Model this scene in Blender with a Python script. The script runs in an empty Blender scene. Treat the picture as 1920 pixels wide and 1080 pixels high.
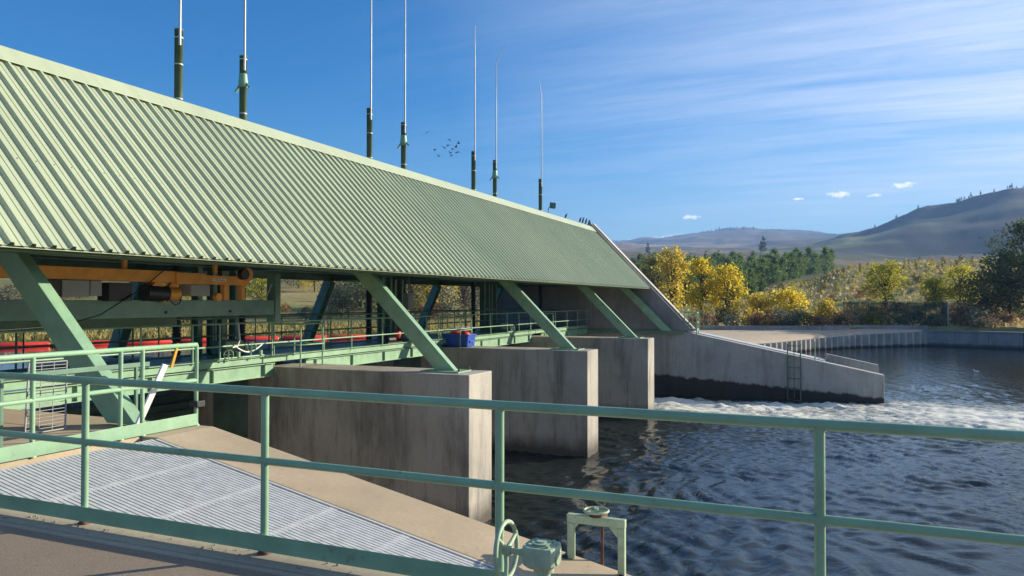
import bpy, math, random
import numpy as np
from mathutils import Vector, Matrix
random.seed(7); rng = np.random.default_rng(11)
S = bpy.context.scene
COL = S.collection
rad = math.radians

# ------------------------------------------------------------------ camera
F_PX, YAW, PITCH, ROLL, EYE = 1418.63, .4032, .0167, .0008, 1.6727
FW = Vector((-math.sin(YAW)*math.cos(PITCH), math.cos(YAW)*math.cos(PITCH), math.sin(PITCH)))
RT = Vector((math.cos(YAW), math.sin(YAW), 0)); UP = RT.cross(FW)
R2 = RT*math.cos(ROLL)+UP*math.sin(ROLL); U2 = UP*math.cos(ROLL)-RT*math.sin(ROLL)
cam = bpy.data.cameras.new('camera'); cam.sensor_width = 36; cam.lens = F_PX/1920*36
cam.clip_end = 20000; cam.clip_start = .05
co = bpy.data.objects.new('camera', cam); COL.objects.link(co)
M = Matrix.Identity(4)
for i in range(3):
    M[i][0], M[i][1], M[i][2] = R2[i], U2[i], -FW[i]
M.translation = Vector((0, 0, EYE)); co.matrix_world = M
S.camera = co

def azpx(px):                       # compass angle (deg from +Y) of a photo column
    d = FW+R2*((px-960)/F_PX); return math.degrees(math.atan2(d.x, d.y))
def at(px, r):                      # ground position at range r in that direction
    a = rad(azpx(px)); return r*math.sin(a), r*math.cos(a)

# ------------------------------------------------------------------ object helpers
def tag(o, label=None, cat=None, group=None, kind=None):
    if label: o['label'] = label
    if cat: o['category'] = cat
    if group: o['group'] = group
    if kind: o['kind'] = kind
    return o
def thing(name, label, cat, loc=(0, 0, 0), group=None):
    o = bpy.data.objects.new(name, None); COL.objects.link(o); o.location = loc
    o.empty_display_size = .2
    return tag(o, label, cat, group)
def copy_tree(o, parent=None):
    c = o.copy(); COL.objects.link(c)
    if parent is not None: c.parent = parent
    for ch in o.children: copy_tree(ch, c)
    return c

class MB:
    def __init__(s): s.v = []; s.f = []; s.sm = []; s.m = []; s.mi = 0
    def add(s, vs, fs, smooth=False):
        b = len(s.v); s.v += [tuple(v) for v in vs]
        for f in fs: s.f.append(tuple(b+i for i in f)); s.sm.append(smooth); s.m.append(s.mi)
    def box(s, x0, x1, y0, y1, z0, z1):
        s.add([(x0,y0,z0),(x1,y0,z0),(x1,y1,z0),(x0,y1,z0),(x0,y0,z1),(x1,y0,z1),(x1,y1,z1),(x0,y1,z1)],
              [(0,3,2,1),(4,5,6,7),(0,1,5,4),(1,2,6,5),(2,3,7,6),(3,0,4,7)])
    def bar(s, p, q, w, h, up=(0, 0, 1)):
        p, q = Vector(p), Vector(q); d = (q-p).normalized(); u = Vector(up)
        x = d.cross(u).normalized(); y = x.cross(d)
        vs = []
        for c in (p, q):
            for a, b in ((-1,-1),(1,-1),(1,1),(-1,1)): vs.append(c+x*(a*w/2)+y*(b*h/2))
        s.add(vs, [(0,1,2,3),(7,6,5,4),(0,4,5,1),(1,5,6,2),(2,6,7,3),(3,7,4,0)])
    def ibeam(s, p, q, w, h, tf=.018, tw=.012, up=(0,0,1)):
        p, q = Vector(p), Vector(q); d = (q-p).normalized(); x = d.cross(Vector(up)).normalized(); y = x.cross(d)
        o = y*(h/2-tf/2)
        s.bar(p+o, q+o, w, tf, up); s.bar(p-o, q-o, w, tf, up); s.bar(p, q, tw, h-2*tf-.001, up)
    def tube(s, pts, r, n=10, cap=True):
        pts = [Vector(p) for p in pts]; k = len(pts)
        rs = r if isinstance(r, (list, tuple)) else [r]*k
        vs = []; ref = None
        for i, p in enumerate(pts):
            d = (pts[min(i+1, k-1)]-pts[max(i-1, 0)]).normalized()
            if ref is None: ref = Vector((0,0,1)) if abs(d.z) < .9 else Vector((1,0,0))
            x = d.cross(ref).normalized(); y = x.cross(d).normalized(); ref = y
            for j in range(n):
                a = 2*math.pi*j/n; vs.append(p+(x*math.cos(a)+y*math.sin(a))*rs[i])
        fs = []
        for i in range(k-1):
            for j in range(n):
                a, b = i*n+j, i*n+(j+1) % n; fs.append((a, b, b+n, a+n))
        s.add(vs, fs, True)
        if cap:
            s.add(vs[:n], [tuple(range(n))]); s.add(vs[-n:], [tuple(reversed(range(n)))])
    def lathe(s, prof, c=(0,0,0), n=16):
        s.tube_l([(c[0], c[1], c[2]+z) for r, z in prof], [r for r, z in prof], n)
    def tube_l(s, pts, rs, n):
        vs = []
        for p, r in zip(pts, rs):
            for j in range(n):
                a = 2*math.pi*j/n; vs.append((p[0]+r*math.cos(a), p[1]+r*math.sin(a), p[2]))
        fs = []
        for i in range(len(pts)-1):
            for j in range(n):
                a, b = i*n+j, i*n+(j+1) % n; fs.append((a, b, b+n, a+n))
        s.add(vs, fs, True); s.add(vs[:n], [tuple(reversed(range(n)))]); s.add(vs[-n:], [tuple(range(n))])
    def ring(s, c, nrm, R, r, n=32, m=8, a0=0, a1=2*math.pi):
        c = Vector(c); nrm = Vector(nrm).normalized()
        ref = Vector((0,0,1)) if abs(nrm.z) < .9 else Vector((1,0,0))
        x = nrm.cross(ref).normalized(); y = nrm.cross(x)
        vs = []
        for i in range(n):
            a = a0+(a1-a0)*i/n; d = x*math.cos(a)+y*math.sin(a)
            for j in range(m):
                b = 2*math.pi*j/m; vs.append(c+d*(R+r*math.cos(b))+nrm*(r*math.sin(b)))
        fs = []
        for i in range(n):
            for j in range(m):
                fs.append((i*m+j, ((i+1) % n)*m+j, ((i+1) % n)*m+(j+1) % m, i*m+(j+1) % m))
        s.add(vs, fs, True)
    def prism(s, poly, y0, y1):                # XZ polygon extruded along Y
        n = len(poly)
        vs = [(x, y0, z) for x, z in poly]+[(x, y1, z) for x, z in poly]
        fs = [tuple(range(n)), tuple(reversed(range(n, 2*n)))]
        for i in range(n): j = (i+1) % n; fs.append((j, i, i+n, j+n))
        s.add(vs, fs)
    def quad(s, a, b, c, d): s.add([a, b, c, d], [(0, 1, 2, 3)])
    def blob(s, c, r3, seed=0, jit=.15, n=8, m=6):
        R = random.Random(seed); vs = [(c[0], c[1], c[2]-r3[2])]
        for i in range(1, m):
            t = math.pi*i/m
            for j in range(n):
                a = 2*math.pi*j/n; k = 1+R.uniform(-jit, jit)
                vs.append((c[0]+r3[0]*k*math.sin(t)*math.cos(a), c[1]+r3[1]*k*math.sin(t)*math.sin(a), c[2]-r3[2]*k*math.cos(t)))
        vs.append((c[0], c[1], c[2]+r3[2])); fs = []
        for j in range(n):
            fs.append((0, 1+(j+1) % n, 1+j)); k = 1+(m-2)*n
            fs.append((len(vs)-1, k+j, k+(j+1) % n))
        for i in range(m-2):
            for j in range(n):
                a, b = 1+i*n+j, 1+i*n+(j+1) % n; fs.append((a, b, b+n, a+n))
        s.add(vs, fs, True)
    def build(s, name, mats, parent=None, bevel=0):
        me = bpy.data.meshes.new(name); me.from_pydata(s.v, [], s.f)
        me.polygons.foreach_set('use_smooth', s.sm)
        if not isinstance(mats, (list, tuple)): mats = [mats]
        for m in mats: me.materials.append(m)
        if len(mats) > 1: me.polygons.foreach_set('material_index', s.m)
        me.update()
        o = bpy.data.objects.new(name, me); COL.objects.link(o)
        if parent is not None:
            o.parent = parent
            if parent.type == 'EMPTY': o.matrix_parent_inverse = Matrix.Translation(-parent.location)
        if bevel:
            b = o.modifiers.new('bevel', 'BEVEL'); b.width = bevel; b.segments = 2; b.limit_method = 'ANGLE'; b.angle_limit = rad(40)
        return o

# ------------------------------------------------------------------ material helpers
class NT:
    def __init__(s, m):
        m.use_nodes = True; s.t = m.node_tree; s.t.nodes.clear()
        s.out = s.t.nodes.new('ShaderNodeOutputMaterial')
    def n(s, typ, **kw):
        nd = s.t.nodes.new('ShaderNode'+typ)
        for k, v in kw.items():
            if k in nd.inputs.keys() if isinstance(k, str) else False: pass
            setattr(nd, k, v)
        return nd
    def l(s, a, b): s.t.links.new(a, b)
    def set(s, sock, v):
        if isinstance(v, bpy.types.NodeSocket): s.l(v, sock)
        else: sock.default_value = v
    def noise(s, scale, detail=4, rough=.55, vec=None, dist=0):
        nd = s.n('TexNoise'); nd.inputs['Scale'].default_value = scale; nd.inputs['Detail'].default_value = detail
        nd.inputs['Roughness'].default_value = rough; nd.inputs['Distortion'].default_value = dist
        if vec is not None: s.l(vec, nd.inputs['Vector'])
        return nd.outputs['Fac']
    def coord(s, scale=None, which='Object'):
        c = s.n('TexCoord').outputs[which]
        if scale is None: return c
        mp = s.n('Mapping'); s.l(c, mp.inputs['Vector']); mp.inputs['Scale'].default_value = scale
        return mp.outputs['Vector']
    def ramp(s, fac, stops):
        r = s.n('ValToRGB'); s.l(fac, r.inputs['Fac']); e = r.color_ramp.elements
        while len(e) < len(stops): e.new(.5)
        for el, (p, c) in zip(e, stops):
            el.position = p; el.color = (c, c, c, 1) if not isinstance(c, (tuple, list)) else (*c, 1)
        return r.outputs['Color']
    def mix(s, fac, a, b, blend='MIX'):
        m = s.n('Mix', data_type='RGBA', blend_type=blend)
        s.set(m.inputs[0], fac)
        for sock, v in ((m.inputs[6], a), (m.inputs[7], b)):
            if isinstance(v, (tuple, list)): v = (*v, 1) if len(v) == 3 else v
            s.set(sock, v)
        return m.outputs[2]
    def math(s, op, a, b=0, c=None, clamp=False):
        m = s.n('Math', operation=op); m.use_clamp = clamp
        s.set(m.inputs[0], a); s.set(m.inputs[1], b)
        if c is not None: s.set(m.inputs[2], c)
        return m.outputs[0]
    def bump(s, h, strength=.3, dist=.02):
        b = s.n('Bump'); s.l(h, b.inputs['Height']); b.inputs['Strength'].default_value = strength; b.inputs['Distance'].default_value = dist
        return b.outputs['Normal']
    def bsdf(s, col, rough=.6, metal=0, normal=None, spec=.5):
        p = s.n('BsdfPrincipled')
        if isinstance(col, (tuple, list)): col = (*col, 1)
        s.set(p.inputs['Base Color'], col); s.set(p.inputs['Roughness'], rough); s.set(p.inputs['Metallic'], metal)
        p.inputs['Specular IOR Level'].default_value = spec
        if normal is not None: s.l(normal, p.inputs['Normal'])
        s.l(p.outputs[0], s.out.inputs['Surface']); return p
def newmat(name): m = bpy.data.materials.new(name); return m, NT(m)

def paint(name, col, rough=.45, var=.12, rust=.0, scale=3.0, run=None):
    m, t = newmat(name); c = t.coord()
    n1 = t.noise(scale, 5, .6, c); n2 = t.noise(28, 3, .6, c)
    dark = tuple(x*(1-var*2) for x in col); lite = tuple(min(1, x*(1+var)) for x in col)
    k = t.mix(t.ramp(n1, [(.3, 0), (.7, 1)]), dark, lite)
    if rust:
        k = t.mix(t.ramp(t.noise(9, 6, .7, c), [(.66-rust*.1, 0), (.74-rust*.1, rust)]), k, (.16, .07, .03))
    k = t.mix(t.ramp(n2, [(.62, 0), (.8, .25)]), k, tuple(x*.55 for x in col))
    if run: k = t.mix(t.ramp(t.noise(1.0, 5, .7, t.coord(run)), [(.5, 0), (.75, .4)]), k, tuple(x*.62 for x in col))
    t.bsdf(k, t.ramp(n2, [(.3, rough-.1), (.7, rough+.12)]), 0, t.bump(n2, .06, .004))
    return m

def concrete(name, col=(.36, .33, .29), streak=.6, band=None, stainscale=1.0, rough=.85, boards=False):
    m, t = newmat(name); c = t.coord()
    big = t.noise(.55, 5, .6, c); fine = t.noise(22, 6, .65, c); grit = t.noise(130, 3, .6, c)
    k = t.mix(t.ramp(big, [(.3, 0), (.7, 1)]), tuple(x*.72 for x in col), tuple(x*1.14 for x in col))
    k = t.mix(t.ramp(fine, [(.35, .35), (.65, 0)]), k, tuple(x*.62 for x in col))
    if streak:
        sv = t.coord((.8*stainscale, .8*stainscale, .16))
        st = t.noise(1.6, 6, .68, sv, .3)
        k = t.mix(t.math('MULTIPLY', t.ramp(st, [(.5, 0), (.72, 1)]), streak), k, (.075, .07, .062))
        sv2 = t.coord((4.2*stainscale, 4.2*stainscale, .3)); st2 = t.noise(1.5, 5, .7, sv2)
        k = t.mix(t.math('MULTIPLY', t.ramp(st2, [(.55, 0), (.72, 1)]), streak*.75), k, (.06, .058, .055))
        st3 = t.noise(1.3, 4, .6, t.coord((2.6, 2.6, .16)))
        k = t.mix(t.math('MULTIPLY', t.ramp(st3, [(.6, 0), (.75, 1)]), streak*.25), k, (.46, .44, .40))
    if band:
        z0, slope, soft, bcol = band
        sep = t.n('SeparateXYZ'); t.l(t.n('TexCoord').outputs['Object'], sep.inputs[0])
        h = t.math('ADD', t.math('MULTIPLY', sep.outputs['X'], slope), sep.outputs['Z'])
        h = t.math('ADD', h, t.math('MULTIPLY', t.math('SUBTRACT', t.noise(2.2, 6, .7, t.coord((1, 1, .5))), .5), .55))
        f = t.math('MULTIPLY', t.math('SUBTRACT', z0, h), 1/soft, clamp=True)
        k = t.mix(t.math('MULTIPLY', f, .92), k, bcol)
    hmap = t.math('ADD', t.math('MULTIPLY', fine, .6), t.math('MULTIPLY', grit, .4))
    t.bsdf(k, rough, 0, t.bump(hmap, .35, .01), .3)
    return m

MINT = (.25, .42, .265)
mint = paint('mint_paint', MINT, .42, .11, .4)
mint_old = paint('worn_mint_paint', (.36, .47, .32), .6, .14, .5, 9)
roofpaint = paint('roof_paint', (.43, .49, .33), .42, .06, 0, .35, (.5, 7, .5))
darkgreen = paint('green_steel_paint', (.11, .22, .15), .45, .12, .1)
gategreen = paint('gate_paint', (.10, .17, .12), .55, .25, .5, 1.3)
pipegreen = paint('pipe_paint', (.13, .17, .09), .35, .2)
orange = paint('hoist_paint', (.80, .34, .03), .45, .12, .15)
redp = paint('red_plastic', (.75, .045, .03), .45, .15)
bluep = paint('blue_plastic', (.012, .07, .42), .4, .12)
whitep = paint('white_paint', (.80, .80, .77), .4, .04)
greyp = paint('grey_enclosure_paint', (.30, .30, .29), .5, .06)
blackp = paint('black_rubber', (.012, .013, .015), .55, .2)
yellowp = paint('yellow_paint', (.72, .38, .04), .5, .1)
rodmetal = paint('pale_rod_metal', (.62, .62, .60), .35, .08)
rustm = paint('rusty_steel', (.16, .06, .035), .8, .35, .6, 14)
birdm = paint('bird_feathers', (.02, .022, .026), .7, .1)
chromem, t = newmat('bright_metal'); t.bsdf((.3, .3, .3), .45, .9)
conc_pier = concrete('pier_concrete', (.45, .42, .365), .75, (-2.85, 0, .5, (.07, .06, .05)))
conc_wall = concrete('wing_wall_concrete', (.42, .41, .385), .45, (-2.92, .066, .12, (.02, .018, .016)))
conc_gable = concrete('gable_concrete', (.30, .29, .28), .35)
conc_deck = concrete('deck_concrete', (.50, .40, .275), .0)
conc_kerb = concrete('kerb_concrete', (.42, .36, .27), .0)
conc_cope = concrete('coping_concrete', (.56, .54, .49), .0)
conc_far = concrete('far_bank_concrete', (.33, .32, .30), .5, (-3.0, 0, .3, (.05, .045, .04)))

def pavement_mat():
    m, t = newmat('worn_asphalt'); c = t.coord()
    k = t.mix(t.ramp(t.noise(1.1, 6, .6, c), [(.3, 0), (.7, 1)]), (.30, .235, .175), (.38, .30, .225))
    g = t.noise(170, 3, .7, c)
    k = t.mix(t.ramp(g, [(.42, .55), (.62, 0)]), k, (.07, .055, .045))
    k = t.mix(t.ramp(t.noise(60, 2, .5, c), [(.66, 0), (.75, .5)]), k, (.33, .29, .24))
    t.bsdf(k, .9, 0, t.bump(g, .5, .006), .25); return m
asphalt = pavement_mat()
def grating_mat():
    m, t = newmat('galvanised_steel'); c = t.coord()
    n = t.noise(7, 5, .65, c)
    k = t.mix(t.ramp(n, [(.3, 0), (.7, 1)]), (.46, .47, .47), (.62, .63, .63))
    t.bsdf(k, t.ramp(t.noise(40, 3, .6, c), [(.3, .42), (.7, .6)]), .12); return m
galv = grating_mat()
darkpit, t = newmat('shadowed_pit'); t.bsdf((.05, .05, .045), .9)  # near-black base colour stands in for shade down in the channel

def leafmat(name, c1, c2, c3, trans=.35):
    m, t = newmat(name)
    r = t.n('NewGeometry').outputs['Random Per Island']
    k = t.ramp(r, [(0, c1), (.5, c2), (1, c3)])
    k = t.mix(t.ramp(t.n('ObjectInfo').outputs['Random'], [(0, 0), (1, .35)]), k, tuple(x*.6 for x in c1))
    d = t.n('BsdfDiffuse'); t.l(k, d.inputs[0]); tr = t.n('BsdfTranslucent'); t.l(k, tr.inputs[0])
    mx = t.n('MixShader'); mx.inputs[0].default_value = trans
    t.l(d.outputs[0], mx.inputs[1]); t.l(tr.outputs[0], mx.inputs[2]); t.l(mx.outputs[0], t.out.inputs['Surface'])
    return m
leaf_yellow = leafmat('yellow_leaves', (.68, .52, .04), (.82, .64, .06), (.50, .48, .08), .58)
leaf_gold = leafmat('golden_leaves', (.60, .45, .06), (.72, .55, .09), (.42, .42, .10), .58)
leaf_ygreen = leafmat('yellow_green_leaves', (.40, .40, .05), (.56, .50, .06), (.28, .32, .05), .5)
leaf_olive = leafmat('olive_leaves', (.16, .15, .05), (.23, .20, .06), (.11, .13, .05))
leaf_dark = leafmat('dark_green_leaves', (.11, .15, .07), (.15, .19, .09), (.20, .22, .10), .35)
leaf_conifer = leafmat('conifer_needles', (.12, .19, .055), (.17, .25, .075), (.25, .31, .10), .45)
leaf_brown = leafmat('dry_brown_twigs', (.30, .18, .10), (.40, .26, .14), (.20, .13, .08), .35)
leaf_sage = leafmat('grey_sage_leaves', (.20, .21, .14), (.26, .26, .17), (.14, .16, .10), .25)
leaf_straw = leafmat('dry_grass', (.52, .40, .16), (.60, .44, .20), (.38, .34, .12), .4)
leaf_reed = leafmat('reed_grass', (.34, .29, .10), (.42, .34, .14), (.22, .22, .07), .3)
bark, t = newmat('bark'); t.bsdf(t.mix(t.noise(6, 4, .6, t.coord((1, 1, .2))), (.05, .04, .03), (.12, .095, .07)), .9)

# ------------------------------------------------------------------ value noise
def vnoise(x, y, seed=0):
    x = np.asarray(x, float); y = np.asarray(y, float)
    xi = np.floor(x).astype(np.int64); yi = np.floor(y).astype(np.int64); fx = x-xi; fy = y-yi
    def h(a, b):
        n = (a*374761393+b*668265263+seed*974634777) & 0x7fffffff
        n = ((n ^ (n >> 13))*1274126177) & 0x7fffffff
        return ((n ^ (n >> 16)) & 0xffff)/65535.0
    u = fx*fx*(3-2*fx); v = fy*fy*(3-2*fy)
    return (h(xi, yi)*(1-u)+h(xi+1, yi)*u)*(1-v)+(h(xi, yi+1)*(1-u)+h(xi+1, yi+1)*u)*v
def fbm(x, y, oct=5, seed=0, gain=.5):
    a, s, tot = 1, 0, 0
    for i in range(oct):
        s = s+a*vnoise(x*2**i, y*2**i, seed+i*17); tot += a; a *= gain
    return s/tot-.5

# ------------------------------------------------------------------ light, sky
SUN_EL, SUN_AZ = rad(18.5), rad(45.0)          # azimuth clockwise from +Y
sd = Vector((math.sin(SUN_AZ)*math.cos(SUN_EL), math.cos(SUN_AZ)*math.cos(SUN_EL), math.sin(SUN_EL)))
sl = bpy.data.lights.new('sun', 'SUN'); sl.energy = 5.0; sl.angle = rad(.53); sl.color = (1, .89, .70)
so = bpy.data.objects.new('sun', sl); COL.objects.link(so); so.rotation_euler = (-sd).to_track_quat('-Z', 'Y').to_euler()
so.location = (60, 60, 60)
W = bpy.data.worlds.new('World'); S.world = W; W.use_nodes = True
wt = NT.__new__(NT); wt.t = W.node_tree; wt.t.nodes.clear(); wt.out = wt.t.nodes.new('ShaderNodeOutputWorld')
sky = wt.n('TexSky', sky_type='NISHITA'); sky.sun_disc = False
sky.sun_elevation = SUN_EL; sky.sun_rotation = SUN_AZ
sky.altitude = 300; sky.air_density = 1.0; sky.dust_density = .25; sky.ozone_density = 3.0
hs = wt.n('HueSaturation'); wt.l(sky.outputs[0], hs.inputs['Color']); hs.inputs['Saturation'].default_value = 1.5; hs.inputs['Value'].default_value = 1.0
skycol = wt.mix(1.0, hs.outputs[0], (.82, .98, 1.12), 'MULTIPLY')
gen = wt.n('TexCoord').outputs['Generated']
sp = wt.n('SeparateXYZ'); wt.l(gen, sp.inputs[0])
zc = wt.math('MAXIMUM', sp.outputs['Z'], .0)
den = wt.math('ADD', zc, .09)
ux = wt.math('DIVIDE', sp.outputs['X'], den); uy = wt.math('DIVIDE', sp.outputs['Y'], den)
cv = wt.n('CombineXYZ'); wt.l(ux, cv.inputs[0]); wt.l(uy, cv.inputs[1])
mp = wt.n('Mapping'); wt.l(cv.outputs[0], mp.inputs[0]); mp.inputs['Rotation'].default_value = (0, 0, rad(14)); mp.inputs['Scale'].default_value = (.34, 1.15, 1)
cn = wt.noise(1.15, 8, .62, mp.outputs[0], .5)
mp2 = wt.n('Mapping'); wt.l(cv.outputs[0], mp2.inputs[0]); mp2.inputs['Rotation'].default_value = (0, 0, rad(32)); mp2.inputs['Scale'].default_value = (.5, 3.6, 1)
cn2 = wt.noise(1.9, 9, .72, mp2.outputs[0], 1.0)
# cirrus thickens towards the sun side, thin towards the north-west, none at the very horizon
side = wt.math('MULTIPLY_ADD', sp.outputs['X'], .95, .62, True)
ele = wt.math('MULTIPLY', wt.ramp(zc, [(.05, 0), (.13, .75), (.22, 1), (.34, .75), (.5, .35)]), 1)
cm = wt.math('ADD', wt.math('MULTIPLY', cn, .60), wt.math('MULTIPLY', cn2, .40))
cm = wt.ramp(cm, [(.42, 0), (.68, 1)])
cf = wt.math('MULTIPLY', wt.math('MULTIPLY', cm, wt.math('POWER', side, 1.6)), wt.math('MULTIPLY', ele, 1.3), clamp=True)
dv = wt.n('VectorMath', operation='DOT_PRODUCT'); wt.l(gen, dv.inputs[0]); dv.inputs[1].default_value = tuple(sd)
skycol = wt.mix(wt.ramp(dv.outputs['Value'], [(.35, 0), (.75, .28), (1, .6)]), skycol, (7.2, 8.3, 9.8))
withc = wt.mix(cf, skycol, (8.4, 8.7, 9.4))
# small fair-weather cloudlets low over the hills: (photo column, elevation deg, half width deg, half height deg)
cl = None
azel = wt.math('ARCTAN2', sp.outputs['X'], sp.outputs['Y'])
elr = wt.math('ARCSINE', sp.outputs['Z'])
wob = wt.math('SUBTRACT', wt.noise(150, 6, .72, gen, .6), .5)
for px, ev, hw, hh in [(1574, 7.35, .62, .17), (1697, 7.75, .52, .14), (1641, 7.18, .36, .10), (1298, 6.15, .45, .13), (1497, 7.2, .32, .06), (1200, 4.25, .9, .28), (1243, 4.4, .8, .3), (1268, 4.7, .5, .22)]:
    a = rad(azpx(px))
    dx = wt.math('MULTIPLY', wt.math('SUBTRACT', azel, a), .72/rad(hw)); dy = wt.math('MULTIPLY', wt.math('SUBTRACT', elr, rad(ev)), .72/rad(hh))
    d2 = wt.math('ADD', wt.math('MULTIPLY', dx, dx), wt.math('MULTIPLY', dy, dy))
    g = wt.math('SUBTRACT', 1.0, wt.math('ADD', d2, wt.math('MULTIPLY', wob, 5.5)), clamp=True)
    cl = g if cl is None else wt.math('MAXIMUM', cl, g)
withc = wt.mix(wt.math('MULTIPLY', cl, 1.1, clamp=True), withc, (10.6, 10.7, 10.9))
bg = wt.n('Background'); wt.l(withc, bg.inputs[0]); bg.inputs[1].default_value = .071
wt.l(bg.outputs[0], wt.out.inputs['Surface'])
S.view_settings.view_transform = 'Standard'; S.view_settings.look = 'None'; S.view_settings.gamma = 1
S.view_settings.exposure = 0.95

# ------------------------------------------------------------------ main dimensions
XF = -7.54; ZW = -3.45; ZP = -1.0; YN, YFAR = 7.72, 41.75
PIERS = [(15.23, 16.46), (24.05, 25.28), (32.87, 34.10)]
PC = [(a+b)/2 for a, b in PIERS]
SLX, SLS = -7.6, .2054
def slz(x): return -max(0, x-SLX)*SLS

# ------------------------------------------------------------------ piers
ptx = ['nearest concrete pier, in front of the other two, carrying a small landing rail',
       'middle concrete pier with the blue bin standing on it', 'farthest concrete pier, beside the churning white water']
for i, (a, b) in enumerate(PIERS):
    p = thing('concrete_pier', ptx[i], 'pier', (XF, (a+b)/2, 0), 'concrete piers between the gate bays')
    m = MB(); m.box(-22, XF, a, b, -6, 0); m.build('pier_body', conc_pier, p, .02)
    m = MB(); m.box(-15.0, -13.85, a-.02, a-.001, -5, -.004); m.build('guide_plate', gategreen, p)
    m = MB(); m.box(-8.95, -7.95, (a+b)/2-.34, (a+b)/2+.34, .001, .035); m.build('base_plate', mint, p)
    for dx in (-.16, .16):
        for sx in (-.98, ):
            pass
    for sy in (-.25, .25):
        m = MB(); m.lathe([(.028, .036), (.028, .085), (.016, .086), (.016, .11)], (-7.98+.0, (a+b)/2+sy, 0), 8); m.build('anchor_bolt', rustm, p)

# ------------------------------------------------------------------ gates
gtx = ['closed green gate leaf in the bay nearest the camera', 'closed green gate leaf between the nearest and the middle pier',
       'closed green gate leaf between the middle and the farthest pier', 'raised green gate leaf above the churning water at the far wall']
bays = [(YN, PIERS[0][0]), (PIERS[0][1], PIERS[1][0]), (PIERS[1][1], PIERS[2][0]), (PIERS[2][1], YFAR)]
for i, (a, b) in enumerate(bays):
    lift = 0 if i < 3 else .55
    g = thing('spillway_gate', gtx[i], 'gate', (-15.7, (a+b)/2, -4), 'spillway gates in the four bays')
    m = MB(); m.box(-15.85, -15.7, a+.02, b-.02, -5+lift*3, -.75+lift); m.build('skin_plate', gategreen, g)
    for k in range(4):
        z = -1.05+lift-k*.62
        m = MB(); m.ibeam((-15.55, a+.03, z), (-15.55, b-.03, z), .29, .2, up=(0, 0, 1)); m.build('stiffener', gategreen, g)

# ------------------------------------------------------------------ near abutment, deck
nw = thing('near_wing_wall', 'sandy concrete wall sloping down to the river beside the grating', 'wall', (SLX, 7.2, 0))
m = MB(); m.prism([(-22, 0), (SLX, 0), (2.25, slz(2.25)), (2.25, -6), (-22, -6)], 6.80, YN); m.build('wall_body', conc_deck, nw, .015)
na = MB(); na.prism([(-22, -.003), (-7.86, -.003), (-7.86, -6), (-22, -6)], 3.73, 6.797)
tag(na.build('concrete_platform', conc_deck), None, None, None, 'structure')
m = MB(); m.prism([(-7.857, 0), (8, 0), (8, -5), (-7.857, -5)], 3.80, 4.06)
m.prism([(-7.857, -.006), (8, -.006), (8, -5), (-7.857, -5)], 3.735, 3.798)
tag(m.build('kerb_strip', conc_kerb, None, .012), None, None, None, 'structure')
m = MB(); m.box(-40, 14, -16, 3.732, -.5, -.014); tag(m.build('pavement', asphalt), kind='structure')
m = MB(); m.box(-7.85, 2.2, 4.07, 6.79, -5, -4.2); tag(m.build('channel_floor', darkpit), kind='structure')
# leaf litter and grit along the kerb
m = MB()
for i in range(60):
    x = random.uniform(-6.2, -2.2); y = 3.9+random.gauss(0, .05); r = random.uniform(.004, .012)
    m.blob((x, y, .002+r*.4), (r, r*random.uniform(.5, 1), r*.5), i, .3, 6, 4)
tag(m.build('kerb_grit', conc_kerb), kind='stuff')

m = MB()
for i in range(46):
    x = random.uniform(-7.5, .5); y = random.choice([random.uniform(6.82, 7.1), random.uniform(6.85, 7.7)]); z = slz(x)+.004; w = random.uniform(.006, .014); a = random.uniform(0, 6.28)
    c_, s_ = math.cos(a)*w, math.sin(a)*w
    m.add([(x-c_, y-s_, z+c_*SLS), (x+s_*.5, y-c_*.5, z-s_*.5*SLS+.004), (x+c_, y+s_, z-c_*SLS+.008), (x-s_*.5, y+c_*.5, z+s_*.5*SLS+.003)], [(0, 1, 2, 3)])
tag(m.build('fallen_leaves', leafmat('fallen_leaves', (.30, .20, .10), (.42, .29, .15), (.22, .15, .08), .1)), kind='stuff')
# grating: sloping steel panels on the channel
gr = thing('channel_grating', 'light grey steel grating sloping down between the railing and the concrete wall', 'grating', (SLX, 5.4, 0))
PL, PW = .905, 2.70
th = math.atan(SLS)
m = MB()
PT = .052
rows = int(PW/PT)
for r in range(rows):
    y = 4.085+r*PT
    m.box(.0, PL-.008, y, y+.033, -.03, 0)
    k = 0
    while .045+k*.03 < PL-.06:
        x = .045+k*.03
        m.add([(x, y+.0332, -.008), (x+.013, y+.0332, -.008), (x+.021, y+.0518, -.008), (x+.008, y+.0518, -.008),
               (x, y+.0332, -.026), (x+.013, y+.0332, -.026), (x+.021, y+.0518, -.026), (x+.008, y+.0518, -.026)],
              [(0, 1, 2, 3), (0, 4, 5, 1), (2, 6, 7, 3), (1, 5, 6, 2), (3, 7, 4, 0)])
        k += 1
    m.box(0, .038, y+.0331, y+.0519, -.026, -.003); m.box(PL-.05, PL-.008, y+.0331, y+.0519, -.026, -.003)
g0 = m.build('grating_panel', galv, gr); g0.matrix_parent_inverse = Matrix.Identity(4)
for i in range(11):
    o = g0 if i == 0 else g0.copy()
    if i: COL.objects.link(o)
    o.parent = gr; o.rotation_euler = (0, th, 0)
    o.location = (i*PL*math.cos(th)+.012*math.sin(th), -5.4, -i*PL*math.sin(th)-.004)
m = MB(); m.bar((SLX+.02, 6.775, -.035), (2.2, 6.775, slz(2.2)-.035), .03, .06); m.bar((SLX+.02, 4.075, -.035), (2.2, 4.075, slz(2.2)-.035), .02, .06); m.build('edge_angle', galv, gr)

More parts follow.
